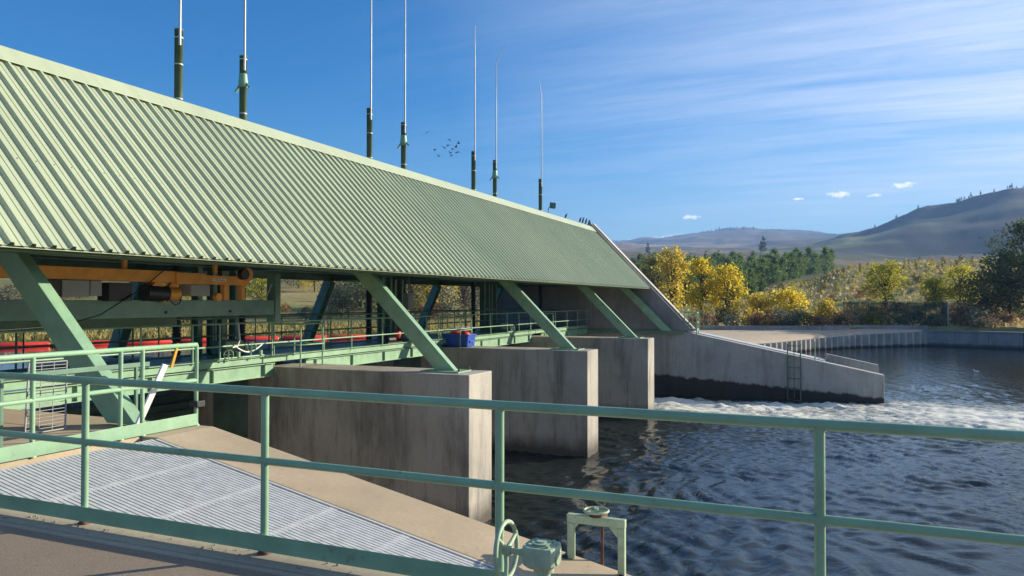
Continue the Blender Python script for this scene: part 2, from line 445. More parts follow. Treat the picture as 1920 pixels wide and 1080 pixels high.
# ------------------------------------------------------------------ railings
def railing(name, label, path, posts, h=1.07, mid=.61, r=.028, pr=.026, toe=None, mat=mint, base=0.0, group=None, clamp=None, foot=True, cat='railing'):
    root = thing(name, label, cat, tuple(path[0][:2])+(base,), group)
    P3 = [Vector((p[0], p[1], 0)) for p in path]
    def line(z, rr, nm):
        m = MB(); m.tube([(p.x, p.y, base+z) for p in P3], rr, 12); m.build(nm, mat, root)
    line(h, r, 'top_rail')
    if mid: line(mid, r*.93, 'mid_rail')
    for (x, y) in posts:
        m = MB(); m.tube([(x, y, base+.0), (x, y, base+h-.004)], pr, 12)
        po = m.build('post', mat, root)
        if foot:
            f = MB(); f.lathe([(pr+.018, .0), (pr+.018, .014), (pr+.004, .02), (pr+.004, .035)], (x, y, base), 10); f.build('foot_socket', rustm if foot == 2 else mat, po)
    if toe:
        p, q, z0, z1 = toe
        m = MB(); m.bar((p[0], p[1], base+(z0+z1)/2), (q[0], q[1], base+(z0+z1)/2), .008, z1-z0); m.build('toe_board', mat, root, .002)
    return root
SP = 1.7031; X0 = -1.7761
fx = [X0+(i-2)*SP for i in range(-2, 6)]
fr = railing('guard_railing', 'long green pipe railing with a kick board crossing the whole foreground', [(-8.9, 3.985), (3.6, 3.985)],
        [(x, 3.985) for x in fx], toe=((-8.9, 3.952), (X0+.05, 3.952), .026, .135), foot=2)
railing('guard_railing', 'short sunlit mint railing ending above the nearest gate bay, with a pale kick board', [(-7.87, 4.05), (-7.87, 7.68), (-7.87, 7.68)],
        [(-7.87, y) for y in (4.36, 5.43, 6.51, 6.82, 7.68)], h=1.08, mid=.605, toe=((-7.84, 4.05), (-7.84, 7.66), .012, .165))
m = MB(); m.box(-7.93, -7.79, 7.62, 7.76, .25, .33); tag(m.build('black_clamp', blackp, None, .006), 'black clamp fixed round the end post of the short sunlit railing', 'clamp')

# white board, wire rack, grey bar on the near platform
m = MB(); m.bar((-8.22, 7.03, .02), (-8.02, 7.30, .84), .085, .03, (1, 0, 0)); tag(m.build('white_board', whitep, None, .003), 'white board leaning upright against the short sunlit railing', 'board')
wr = thing('wire_rack', 'leaning wire grid panel behind the short railing at the left', 'rack', (-9.3, 6.5, 0))
A, B, Cc, D = Vector((-9.15, 6.22, .02)), Vector((-9.15, 6.75, .02)), Vector((-9.5, 7.02, .86)), Vector((-9.5, 6.5, .86))
m = MB()
for p, q in ((A, B), (B, Cc), (Cc, D), (D, A)): m.tube([p, q], .011, 6)
m.build('frame', greyp, wr)
m = MB()
for k in range(1, 20): m.tube([A.lerp(D, k/20), B.lerp(Cc, k/20)], .0055, 5)
for k in (.33, .66): m.tube([A.lerp(B, k), D.lerp(Cc, k)], .0055, 5)
m.build('wire_grid', greyp, wr)
m = MB(); m.bar((-8.68, 5.3, .80), (-8.68, 7.62, .80), .05, .06); m.box(-8.70, -8.66, 5.6, 5.64, 0, .77); m.box(-8.70, -8.66, 7.4, 7.44, 0, .77)
tag(m.build('grey_bar_rail', darkgreen, None, .004), 'low flat grey bar crossing the foot of the nearest slanted strut', 'bar')

# ------------------------------------------------------------------ gatehouse canopy
RX, RZ, EX, EZ = -12.87, 5.89, -9.45, 2.36
BX, Y0R, Y1R = -17.2, .6, 41.74
gh = thing('gatehouse_canopy', 'long green ribbed metal roof on slanted legs above the gates', 'canopy', (-13, 21, 0))
ns = Vector((RZ-EZ, 0, RX-EX)); ns = Vector((RZ-EZ, 0, EX-RX)).normalized()       # roof normal (+X,+Z)
def rp(tq, h=0, y=0):                        # tq 0 ridge .. 1 eave
    return (RX+(EX-RX)*tq+ns.x*h, y, RZ+(EZ-RZ)*tq+ns.z*h)
m = MB()
prof = []
y = 6.23-.28*20
ybs = []
while y < Y1R-.15:
    if y > Y0R+.1: ybs.append(y)
    y += .2795
prof.append((Y0R, 0))
for y in ybs:
    prof += [(y-.045, 0), (y-.022, .052), (y+.022, .052), (y+.045, 0)]
    prof += [(y+.128, 0), (y+.134, .008), (y+.146, .008), (y+.152, 0)] if y+.2 < Y1R else []
prof.append((Y1R, 0))
prof = sorted(prof)
vs = []
for yy, h in prof: vs += [rp(0, h, yy), rp(.5, h, yy), rp(1, h, yy)]
fs = []
for i in range(len(prof)-1):
    for k in (0, 1): a = i*3+k; fs.append((a, a+1, a+4, a+3))
m.add(vs, fs)
vs = []
for yy in (Y0R, Y1R): vs += [rp(0, -.04, yy), rp(1, -.04, yy)]
m.add(vs, [(0, 2, 3, 1)])
m.build('roof_panel', roofpaint, gh)
# seam screws row
m = MB()
for y in ybs:
    c = Vector(rp(.62, .004, y+.09)); m.blob(tuple(c), (.014, .014, .012), 1, 0, 6, 4)
m.build('screw_row', darkgreen, gh)['kind'] = 'stuff'
m = MB(); m.prism([(RX-.02, RZ+.075), rp(-.0, .07)[0::2], rp(.085, .062)[0::2], rp(.088, .056)[0::2], rp(.002, .058)[0::2], (RX-.02, RZ+.06)], Y0R, Y1R); m.build('ridge_cap', roofpaint, gh)
m = MB(); m.prism([(RX-.025, RZ+.065), (BX, RZ+.065), (-18.55, 2.55), (-18.5, 2.53), (BX+.03, RZ), (RX-.025, RZ)], Y0R, Y1R); m.build('back_roof', darkgreen, gh)
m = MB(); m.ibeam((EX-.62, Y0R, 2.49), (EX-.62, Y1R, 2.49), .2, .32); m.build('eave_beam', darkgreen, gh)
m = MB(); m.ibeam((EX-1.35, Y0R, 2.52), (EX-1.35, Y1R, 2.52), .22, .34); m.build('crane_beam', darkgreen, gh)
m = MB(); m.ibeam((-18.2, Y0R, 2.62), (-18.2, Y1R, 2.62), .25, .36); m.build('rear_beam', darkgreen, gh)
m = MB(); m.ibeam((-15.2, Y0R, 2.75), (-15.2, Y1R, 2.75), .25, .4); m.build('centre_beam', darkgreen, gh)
for i, yc in enumerate([7.30]+PC+[41.25]):
    # front leg
    sl_, xb = (.972, -8.36) if i == 0 else (1.0, -8.10)
    p = Vector((xb-.33, yc, .03)); q = Vector((xb-.33-2.55/sl_, yc, 2.58))
    q2 = Vector((xb-.33-5.3/sl_, yc, 5.33))
    d = (q2-p).normalized(); x = d.cross(Vector((0, 1, 0))).normalized()
    hh = .185; w = .095
    m = MB()
    def cut(zz, off):   # point on leg axis offset, at height zz
        base = p+x*off; tt = (zz-base.z)/d.z; return base+d*tt
    vs = []
    for sy in (-w, w):
        for off in (-hh, hh): vs.append(cut(.036, off)+Vector((0, sy, 0)))
    for sy in (-w, w):
        for off in (-hh, hh): vs.append(q2+x*off+Vector((0, sy, 0)))
    m.add(vs, [(0, 1, 3, 2), (4, 6, 7, 5), (0, 4, 5, 1), (2, 3, 7, 6), (0, 2, 6, 4), (1, 5, 7, 3)])
    m.build('front_leg', mint, gh, .008)
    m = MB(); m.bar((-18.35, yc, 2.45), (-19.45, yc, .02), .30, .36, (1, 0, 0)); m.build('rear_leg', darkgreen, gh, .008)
    m = MB(); m.ibeam((EX-.6, yc, 2.62), (-18.2, yc, 2.62), .22, .30); m.build('cross_beam', darkgreen, gh)
# cross purlins under the roof
for k in range(4):
    tq = .15+k*.24; c = rp(tq, -.12)
    m = MB(); m.bar((c[0], Y0R, c[2]), (c[0], Y1R, c[2]), .10, .12); m.build('purlin', darkgreen, gh)

# gate stems through the roof
SX = -15.7
def make_stem(collar):
    r = thing('gate_stem', '', 'gate stem', (0, 0, 0), 'gate stems standing through the roof')
    prof = []; z = .12
    while z < 2.55: prof += [(.085, z), (.125, z+.04)]; z += .08
    m = MB(); m.lathe(prof, n=14); m.build('bellows', blackp, r)
    m = MB(); m.lathe([(.105, 5.7), (.105, 8.70), (.112, 8.70), (.112, 8.74), (.02, 8.745)], n=14); cp = m.build('cover_pipe', pipegreen, r)
    for z in ((6.9, 7.8, 8.5) if not collar else (7.05, 8.62)):
        m = MB(); m.lathe([(.112, z), (.112, z+.03)], n=14); m.build('band', rodmetal, cp)
    if collar:
        m = MB(); m.lathe([(.108, 7.82), (.118, 7.83), (.135, 7.98), (.112, 8.2), (.107, 8.22)], n=14)
        m.bar((-.10, 0, 7.95), (-.27, 0, 7.72), .06, .05); m.bar((.10, 0, 7.95), (.22, .05, 7.80), .05, .05); m.build('collar', mint, cp)
    return r
def rod(parent, y, zt, kink=0):
    m = MB(); pts = [(SX+.09, y-.05, 8.3), (SX+.09, y-.05, 11.5), (SX+.09, y-.05, zt-.9), (SX+.09+kink, y-.05, zt)]
    m.tube(pts, [.034, .028, .02, .009], 8)
    if kink == 0: m.blob((SX+.09, y-.05, zt+.03), (.03, .03, .05), 3, 0, 8, 6)
    m.build('indicator_rod', rodmetal, parent)
stem_a, stem_b = make_stem(False), make_stem(True)
stems = []
for yc in PC: stems += [(yc-1.08, False), (yc+1.23, True)]
stems = [(14.64, 0), (16.98, 1), (23.44, 0), (25.83, 1), (32.15, 0), (34.6, 1), (41.0, 0)]
stx = ['leftmost gate stem, its thick green pipe banded three times', 'gate stem second from the left, with a spiked collar on its pipe', 'gate stem third from the left, plain pipe under a tall pale rod',
       'gate stem fourth from the left, small collar, beside the flying birds', 'gate stem whose straight pale rod ends in a white tip', 'gate stem whose rod bends sharply sideways at the top', 'rightmost gate stem, the thinnest rod, beside the floodlight']
ua = ub = 0
for (y, c), lb, zt, kk in zip(stems, stx, [14.6, 14.8, 14.7, 14.6, 14.62, 14.5, 14.45], [.0, .0, .0, .0, 0, .42, -.12]):
    if c: o = stem_b if not ub else copy_tree(stem_b); ub = 1
    else: o = stem_a if not ua else copy_tree(stem_a); ua = 1
    stems_o = o; o.location = (SX, y, 0); o['label'] = lb
    stems.append(None); o['_y'] = y
    o['_z'] = zt; o['_k'] = kk
for o in [o for o in COL.objects if '_y' in o.keys()]:
    y, zt, kk = o['_y'], o['_z'], o['_k']
    for k in ('_y', '_z', '_k'): del o[k]
    rod(o, y, zt, kk)

# floodlight on the roof
fl = thing('floodlight', 'small floodlight on a thin post on the roof beside the rightmost rod', 'floodlight', (-14.5, 39.1, RZ+.05))
m = MB(); m.tube([(-14.5, 39.1, RZ+.05), (-14.5, 39.1, 6.78)], .022, 8); m.build('post', darkgreen, fl)
m = MB(); m.bar((-14.5, 39.1, 6.78), (-14.3, 39.15, 6.93), .03, .03); m.build('bracket', darkgreen, fl)
m = MB(); m.bar((-14.42, 39.1, 6.93), (-14.12, 39.2, 6.90), .34, .30); h = m.build('lamp_housing', darkgreen, fl, .02)
m = MB(); m.bar((-14.118, 39.2, 6.90), (-14.105, 39.205, 6.899), .30, .26); m.build('lens', rodmetal, h)

# ------------------------------------------------------------------ service walkway
wk = thing('service_walkway', 'sunlit mint steel walkway running along the gates under the roof', 'walkway', (-13, 20, 0))
m = MB(); m.box(-13.05, -13.0, 3.0, 41.7, .13, .30); m.box(-13.0, -12.93, 3.0, 41.7, .285, .298); m.build('upper_channel', mint, wk, .004)
for a, b in bays:
    m = MB(); m.box(-13.07, -13.02, a+.03, b-.03, -.22, .105); m.box(-13.02, -12.95, a+.03, b-.03, .09, .104); m.box(-13.02, -12.95, a+.03, b-.03, -.22, -.206); m.build('girder', mint, wk, .004)
    n = 5
    for k in range(n):
        y = a+.4+(b-a-.8)*k/(n-1)
        m = MB(); m.box(-13.018, -12.955, y-.006, y+.006, -.205, .088); m.build('web_stiffener', mint, wk)
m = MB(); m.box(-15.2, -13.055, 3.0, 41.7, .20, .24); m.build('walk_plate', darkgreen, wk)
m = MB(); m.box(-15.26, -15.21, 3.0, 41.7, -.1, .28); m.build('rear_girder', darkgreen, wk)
wy = [4.2, 5.6, 7.0, 8.35, 9.8, 11.2, 12.55, 13.35, 15.1, 15.95, 17.2, 18.49, 20.13, 21.78, 22.9, 23.76, 24.44, 25.55, 26.46, 28.2, 29.9, 31.21, 32.6, 34.2, 36, 37.8, 39.6, 41.3]
railing('walkway_railing', 'front railing of the walkway, its middle rail bright in the sun', [(-12.98, 3.2), (-12.98, 41.5)], [(-12.98, y) for y in wy], h=.88, mid=.36, r=.022, pr=.022, base=.25, foot=False)
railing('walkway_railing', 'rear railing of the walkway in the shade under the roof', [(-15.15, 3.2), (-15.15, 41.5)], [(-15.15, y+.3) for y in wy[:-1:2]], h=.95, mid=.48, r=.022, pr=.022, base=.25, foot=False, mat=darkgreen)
railing('walkway_railing', 'outermost upstream railing behind the gate stems', [(-17.0, 6), (-17.0, 41.5)], [(-17.0, 6.5+k*1.25) for k in range(28)], h=1.2, mid=.6, r=.025, pr=.02, base=.0, foot=False, mat=darkgreen)
m = MB(); m.box(-18.6, -16.6, 3, 41.7, -.22, -.02); tag(m.build('rear_catwalk', darkgreen), 'dark steel catwalk on the upstream side under the roof', 'walkway')
ll = ['small landing railing on the nearest pier in front of the walkway', 'small landing railing around the blue bin on the middle pier', 'small landing railing on the farthest pier']
for i, (a, b) in enumerate(PIERS):
    railing('landing_railing', ll[i], [(-13.1, a+.08), (-12.36, a+.12), (-12.36, b-.1), (-13.0, b-.06)], [(-13.1, a+.08), (-12.36, a+.2), (-12.36, b-.14)], h=1.08, mid=.55 if i == 0 else .6, r=.02, pr=.02, base=.0, foot=False, mat=mint, group='landing railings on the piers')
    cl_ = thing('hoist_column', ['green steel column group on the nearest pier behind the walkway', 'green steel column group with a grey box, on the middle pier', 'green steel column group on the farthest pier near the far wall'][i], 'column', (-15.5, PC[i], 0), 'hoist columns on the piers')
    for dy, w in ((-.72, .16), (-.2, .14), (.12, .16), (.62, .14)):
        m = MB(); m.ibeam((-15.5, PC[i]+dy, .02), (-15.5, PC[i]+dy, 2.6), w, .24, up=(1, 0, 0)); m.build('upright', darkgreen, cl_)
    m = MB(); m.box(-15.6, -15.4, PC[i]-.7, PC[i]+.6, 1.15, 1.3); m.build('cross_tie', darkgreen, cl_)
    m = MB(); m.box(-14.95, -14.5, PC[i]-.75, PC[i]-.05, .26, .62); m.build('drive_housing', darkgreen, cl_, .03)

# handwheels and little valves on the walkway
def handwheel(parent, c, nrm, R, r, spokes=3, mat=mint, ang=0.0, name='handwheel'):
    c = Vector(c); nrm = Vector(nrm).normalized(); ref = Vector((0, 0, 1)) if abs(nrm.z) < .9 else Vector((1, 0, 0))
    x = nrm.cross(ref).normalized(); y = nrm.cross(x)
    m = MB(); m.ring(c, nrm, R, r, 40, 10); w = m.build(name, mat, parent)
    m = MB()
    for k in range(spokes):
        a = ang+2*math.pi*k/spokes; d = x*math.cos(a)+y*math.sin(a)
        m.tube([c-nrm*r*.3, c+d*R*.5+nrm*r*.1, c+d*(R-r*.4)], [r*1.15, r*.95, r*.85], 8)
    m.build('spokes', mat, w)
    m = MB(); m.tube([c-nrm*r*1.6, c+nrm*r*2.2], r*1.9, 10); m.build('hub', mat, w)
    return w
for i, (y, z, lb) in enumerate([(13.5, .42, 'left one of two small handwheel valves on the walkway edge'), (14.25, .55, 'right one of two small handwheel valves on the walkway edge'), (30.2, .5, 'small handwheel valve on the walkway near the farthest pier')]):
    v = thing('valve', lb, 'valve', (-12.9, y, .3), 'handwheel valves on the walkway')
    handwheel(v, (-12.86, y, z), (.8, -.6, 0), .105, .011, 4)
    m = MB(); m.tube([(-12.86, y, z), (-12.95, y+.06, z), (-12.95, y+.06, .25)], .025, 8); m.build('stem_body', mint, v)
    m = MB(); m.tube([(-12.93, y-.35, .33), (-12.93, y+.5, .33)], .022, 8); m.tube([(-12.93, y+.38, .33), (-12.93, y+.38, .46)], .05, 8); m.build('pipe', mint, v)
m = MB(); pts = [(-12.9, 13.75+.9*k/12, .60-.16*math.sin(math.pi*k/12)) for k in range(13)]
m.tube(pts, .018, 8); tag(m.build('white_hose', whitep), 'white hose sagging between two posts of the walkway railing', 'hose')
m = MB(); m.tube([(-12.9, 13.85, 1.15), (-12.9, 13.9, .75), (-12.88, 13.8, .6), (-12.86, 13.62, .58)], .02, 8); tag(m.build('grey_conduit', rodmetal), 'thin grey conduit hanging beside the white hose', 'conduit')
m = MB(); m.bar((-12.6, 11.62, .28), (-12.55, 11.75, .78), .06, .04, (1, 0, 0)); tag(m.build('yellow_stake', yellowp, None, .004), 'short yellow stake leaning behind the end of the short railing', 'stake')
mo = thing('small_winch', 'small red and chrome winch on the walkway by the leg on the nearest pier', 'winch', (-13.1, 20.9, .3))
m = MB(); m.tube([(-13.1, 20.6, .42), (-13.1, 21.0, .42)], .09, 10); m.build('drum', blackp, mo)
m = MB(); m.blob((-13.1, 21.2, .58), (.13, .13, .15), 2, .1); m.build('motor', redp, mo)
m = MB(); m.box(-13.2, -13.0, 20.5, 21.35, .30, .34); m.build('base', blackp, mo)

# blue bin
bb = thing('blue_bin', 'blue plastic bin standing on the middle pier', 'bin', (-12.6, 24.65, 0))
m = MB()
x0, x1, y0, y1, h = -13.12, -12.1, 24.35, 24.98, .44
m.add([(x0+.04, y0+.03, .01), (x1-.04, y0+.03, .01), (x1-.04, y1-.03, .01), (x0+.04, y1-.03, .01), (x0, y0, h), (x1, y0, h), (x1, y1, h), (x0, y1, h),
       (x0+.03, y0+.03, h), (x1-.03, y0+.03, h), (x1-.03, y1-.03, h), (x0+.03, y1-.03, h), (x0+.06, y0+.05, .05), (x1-.06, y0+.05, .05), (x1-.06, y1-.05, .05), (x0+.06, y1-.05, .05)],
      [(0, 3, 2, 1), (0, 1, 5, 4), (1, 2, 6, 5), (2, 3, 7, 6), (3, 0, 4, 7), (4, 5, 9, 8), (5, 6, 10, 9), (6, 7, 11, 10), (7, 4, 8, 11), (8, 9, 13, 12), (9, 10, 14, 13), (10, 11, 15, 14), (11, 8, 12, 15), (12, 13, 14, 15)])
m.build('tub', bluep, bb, .006)
m = MB()
m.bar((x0-.015, y0-.015, h), (x1+.015, y0-.015, h), .03, .05); m.bar((x0-.015, y1+.015, h), (x1+.015, y1+.015, h), .03, .05)
m.bar((x1+.015, y0+.001, h), (x1+.015, y1-.001, h), .03, .05); m.build('rim', bluep, bb)
m = MB(); m.bar((x1+.002, y0+.15, .2), (x1+.002, y1-.15, .2), .03, .06); m.build('grip', bluep, bb)
m = MB(); m.blob((-12.75, 24.65, .40), (.28, .22, .15), 5, .2); m.blob((-12.4, 24.7, .42), (.22, .2, .13), 6, .2)
tag(m.build('red_bundle', redp), 'red bundle heaped inside the blue bin', 'bundle')
# control boxes
for (x, y, z0, z1, w, lb) in [(-14.6, 24.2, 1.35, 1.95, .42, 'pale grey control box hanging on the column group of the middle pier')]:
    c = thing('control_box', lb, 'control box', (x, y, z0))
    m = MB(); m.box(x-.1, x+.1, y, y+w, z0, z1); m.build('enclosure', greyp, c, .012)
    m = MB(); m.box(x+.101, x+.112, y+.03, y+w-.03, z0+.03, z1-.03); m.build('cover', greyp, c, .004)
    m = MB(); m.tube([(x, y+w*.6, z1), (x, y+w*.6, 2.6)], .02, 8); m.build('conduit', greyp, c)

# ------------------------------------------------------------------ overhead crane
cr = thing('travelling_hoist', 'orange travelling hoist hanging under the eave at the left', 'hoist', (-11.9, 10.5, 2))
GX = -11.95
m = MB(); m.box(GX-.12, GX+.12, 5.2, 11.1, 2.02, 2.24); m.build('girder', orange, cr, .006)
m = MB(); m.box(GX-.09, GX+.09, 11.101, 13.05, 2.0, 2.19); m.build('boom', orange, cr, .006)
m = MB(); m.box(GX+.122, GX+.15, 11.0, 11.75, 1.99, 2.22); m.build('splice_plate', orange, cr, .003)
m = MB(); m.box(GX+.091, GX+.096, 12.0, 12.36, 2.075, 2.125); sg = m.build('name_plate', whitep, cr)
m = MB()
for k in range(7): m.box(GX+.0962, GX+.0975, 12.04+k*.042, 12.066+k*.042, 2.086, 2.114 if k % 2 else 2.106)
m.build('lettering', blackp, sg)
m = MB(); m.tube([(GX-.05, 12.98, 2.24), (GX+.13, 12.98, 2.24)], .15, 18); m.build('sheave', orange, cr, .004)
m = MB(); m.tube([(GX+.1, 12.80, 2.24), (GX+.22, 12.80, 2.24)], .12, 14); m.build('end_drum', blackp, cr)
for y in (9.9, 12.1):
    m = MB(); m.box(GX-.03, GX+.03, y, y+.08, 2.241, 2.55); m.build('hanger', orange, cr)
m = MB(); m.bar((GX, 10.55, 2.02), (GX, 10.85, 1.70), .2, .2, (1, 0, 0)); m.bar((GX, 11.1, 2.02), (GX, 10.85, 1.72), .18, .1, (1, 0, 0)); m.build('trolley_bracket', orange, cr, .004)
m = MB(); m.tube([(GX+.02, 10.35, 1.82), (GX+.02, 10.85, 1.80)], .16, 14); m.build('hoist_motor', blackp, cr)
m = MB(); m.tube([(GX+.03, 10.86, 1.80), (GX+.03, 11.12, 1.80)], .13, 14); m.build('gear_housing', orange, cr, .004)
for (a, b, z0, z1, mm, nm) in [(8.62, 9.12, 1.73, 2.015, greyp, 'control_cabinet'), (9.14, 9.36, 1.75, 2.015, greyp, 'relay_box'), (8.3, 8.60, 1.74, 2.015, blackp, 'cable_tray'), (9.5, 9.98, 1.66, 1.99, blackp, 'motor_box'), (11.35, 11.85, 1.76, 1.995, greyp, 'resistor_box')]:
    m = MB(); m.box(GX-.14, GX+.16, a, b, z0, z1); bx_ = m.build(nm, mm, cr, .01)
for (y, w) in [(12.35, .14), (12.86, .10)]:
    m = MB(); m.box(GX-.06, GX+.06, y, y+w, 1.68, 1.998); m.build('drop_arm', orange, cr, .004)
m = MB(); m.tube([(GX-.04, 12.2, 1.74), (GX+.06, 12.2, 1.74)], .085, 14); m.build('lower_sheave', orange, cr, .003)
m = MB(); m.box(GX-.16, GX+.14, 6.6, 7.5, 1.6, 2.015); m.build('end_carriage', orange, cr, .01)
m = MB()
m.tube([(GX+.17, 10.75, 2.3), (GX+.17, 10.2, 1.9), (GX+.2, 9.3, 1.42), (GX+.2, 8.6, 1.25), (GX+.2, 7.6, 1.21), (GX+.2, 6.5, 1.45)], .011, 6)
m.tube([(GX+.17, 10.8, 1.7), (GX+.19, 10.92, 1.58), (GX+.19, 11.05, 1.62), (GX+.17, 11.1, 1.75)], .011, 6)
m.build('power_cable', blackp, cr)

lb_ = thing('lifting_beam', 'long dark green steel beam hanging under the orange hoist', 'beam', (-12.1, 10, 1.4))
m = MB(); m.ibeam((-12.1, 4.6, 1.51), (-12.1, 14.0, 1.51), .24, .34, .02, .02); m.box(-11.985, -11.97, 4.6, 14.0, 1.345, 1.675); m.build('beam_body', darkgreen, lb_, .003)
m = MB(); m.box(-12.2, -11.94, 14.005, 14.18, 1.17, 2.3); m.build('end_hanger', darkgreen, lb_, .004)
m = MB(); m.tube([(-12.05, 14.0, 2.05), (-12.0, 13.75, 1.74), (-12.0, 13.35, 1.70)], .018, 8); m.build('cable_loop', rodmetal, lb_)
for y in (10.9, 12.6):
    m = MB(); m.tube([(-11.969, y, 1.44), (-11.95, y, 1.44)], .03, 8); m.build('bolt_head', blackp, lb_)
m = MB(); m.box(-13.9, -13.5, 5.0, 12.6, 1.12, 1.30); tag(m.build('spare_stoplog', darkgreen, None, .01), 'dark steel log hanging just below the long green beam', 'stoplog')

# ------------------------------------------------------------------ valves in the foreground
fv = thing('gear_valve', 'mint gear operator with an upright handwheel in front of the railing', 'valve', (-1.42, 3.6, -.055))
vx, vy, vz = -1.565, 3.6, .385
handwheel(fv, (vx, vy, vz), (1, .02, .05), .142, .0125, 3, mint_old, rad(200))
m = MB(); m.tube([(vx-.02, vy, vz), (vx+.075, vy, vz), (vx+.12, vy, vz)], [.016, .016, .035], 12); m.build('drive_shaft', mint_old, fv)
m = MB()
gx, gy, gz = vx+.195, vy, vz
prof = []
for k in range(24):
    a = 2*math.pi*k/24; ca, sa = math.cos(a), math.sin(a); e = 4.2
    rr = .088/((abs(ca)**e+abs(sa)**e)**(1/e)); prof.append((rr*ca, rr*sa))
def loop(sc, z): return [(gx+x*sc, gy+y*sc, z) for x, y in prof]
L = [loop(.45, gz-.062), loop(.72, gz-.055), loop(.96, gz-.036), loop(1.0, gz-.03), loop(1.0, gz+.045), loop(.97, gz+.055), loop(.9, gz+.056)]
vs = sum(L, []); fs = []
for i in range(len(L)-1):
    for j in range(24): fs.append((i*24+j, i*24+(j+1) % 24, (i+1)*24+(j+1) % 24, (i+1)*24+j))
fs.append(tuple(range((len(L)-1)*24, len(L)*24))); fs.append(tuple(reversed(range(24))))
m.add(vs, fs); m.build('gear_case', mint_old, fv, .004)
m = MB(); m.tube([(gx, gy, gz+.0565), (gx, gy, gz+.068)], .05, 20); m.tube([(gx, gy, gz+.066), (gx, gy, gz+.074)], .026, 14); m.build('top_cap', mint_old, fv, .002)
m = MB()
for k in range(4):
    a = rad(45+90*k); m.tube([(gx+.066*math.cos(a), gy+.066*math.sin(a), gz+.056), (gx+.066*math.cos(a), gy+.066*math.sin(a), gz+.067)], .010, 6)
m.build('cap_bolts', mint_old, fv)
m = MB(); m.tube([(gx-.095, gy, gz), (gx-.07, gy, gz)], [.04, .055], 14); m.tube([(gx+.082, gy-.01, gz), (gx+.094, gy-.01, gz)], .034, 14); m.build('side_boss', mint_old, fv)
m = MB(); m.lathe([(.052, gz-.078), (.052, gz-.06)], (gx+.01, gy, 0), 16); m.lathe([(.085, -.012), (.085, .006), (.034, .007), (.034, gz-.077)], (gx+.01, gy, 0), 16); m.build('pedestal', mint_old, fv)

sg = thing('sluice_frame', 'mint portal frame with a flat handwheel on the edge of the sloping wall', 'sluice frame', (-2.3, 7.55, -1.05))
yx = 7.60
zt = -.565
xl, xr = -2.56, -2.02
m = MB(); m.box(xl-.042, xr+.042, yx-.036, yx+.036, zt-.088, zt); m.build('cross_beam', mint_old, sg, .006)
m = MB(); m.box(xl-.038, xl+.034, yx-.032, yx+.032, slz(xl)+.005, zt-.09); m.build('leg', mint_old, sg, .005)
m = MB(); m.box(xr-.034, xr+.038, yx-.032, yx+.032, slz(xr)+.0, zt-.09); m.build('leg', mint_old, sg, .005)
m = MB(); m.prism([(xr-.036, zt-.0905), (xr-.036, zt-.19), (xr-.13, zt-.0905)], yx-.026, yx+.026); m.build('gusset', mint_old, sg); m = MB(); m.prism([(xl+.036, zt-.0905), (xl+.09, zt-.0905), (xl+.036, zt-.15)], yx-.026, yx+.026); m.build('gusset', mint_old, sg)
m = MB(); m.tube([(-2.29, yx+.22, zt-.05), (-2.29, yx+.22, -4)], .016, 8); st = m.build('screw_stem', rustm, sg)
m = MB(); m.box(-2.34, -2.24, yx+.046, yx+.26, zt-.09, zt-.02); m.lathe([(.075, zt+.001), (.075, zt+.02), (.04, zt+.021), (.035, zt+.05)], (-2.29, yx+.0, 0), 12); m.build('stem_bracket', rustm, sg)
handwheel(sg, (-2.29, yx, zt+.06), (0, 0, 1), .125, .013, 3, mint_old, .4)
for x in (xl-.06, xr+.0):
    m = MB(); m.box(x-.02, x+.03, yx-.06, yx+.06, slz(x)-.02, slz(x)+.03); m.build('foot_bracket', blackp, sg, .004)

# ------------------------------------------------------------------ far abutment
fw = thing('far_wing_wall', 'grey concrete wall sloping down into the river at the far side', 'wall', (SLX, 42, 0))
m = MB(); m.prism([(-22, 0), (SLX, 0), (2.23, slz(2.23)), (2.23, -6), (-22, -6)], YFAR, 42.5); m.build('wall_body', conc_wall, fw, .03)
m = MB(); m.prism([(-22, -.006), (SLX, -.006), (-.45, slz(-.45)-.006), (-.45, -6), (-22, -6)], 42.502, 43.75); m.build('fill', conc_wall, fw)
m = MB(); m.bar((SLX+.1, 43.1, .022-.02), (-.5, 43.1, slz(-.5)+.022), 1.1, .03); m.build('grating_strip', galv, fw)
m = MB(); m.prism([(-.45, slz(-.45)+.35), (2.05, slz(2.05)+.35), (2.05, -6), (-.45, -6)], 43.4, 43.75); m.build('parapet', conc_wall, fw, .02)
m = MB(); m.tube([(-.47, 43.3, slz(-.47)), (-.35, 43.3, slz(-.4)+.36)], .02, 8); m.build('parapet_bracket', galv, fw)
gb = thing('gable_wall', 'tall grey concrete end wall closing the far end of the roof', 'wall', (-12, 42.2, 0))
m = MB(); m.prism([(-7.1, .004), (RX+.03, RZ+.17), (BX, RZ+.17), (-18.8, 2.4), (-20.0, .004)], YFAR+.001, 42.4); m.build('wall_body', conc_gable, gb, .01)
e1, e2 = Vector((-7.05, 42.17, -.0)), Vector((RX+.03, 42.17, RZ+.23))
m = MB(); m.bar(e1+Vector((0, 0, .07)), e2, .46, .07, (1, 0, 1)); m.build('coping', conc_cope, gb, .01)
fl_ = thing('wall_ladder', 'dark steel ladder fixed to the sloping far wall, its rails rising above the top', 'ladder', (-1.95, 41.7, -3))
m = MB()
for x in (-2.27, -1.64): m.bar((x, 41.66, -3.6), (x, 41.66, -.52), .05, .06, (1, 0, 0))
m.build('side_rails', gategreen, fl_)
m = MB()
for k in range(6): m.tube([(-2.27, 41.66, -3.45+k*.56), (-1.64, 41.66, -3.45+k*.56)], .022, 6)
m.tube([(-1.95, 41.64, -3.4), (-1.95, 41.64, -.5)], .02, 6)
m.build('rungs', gategreen, fl_)
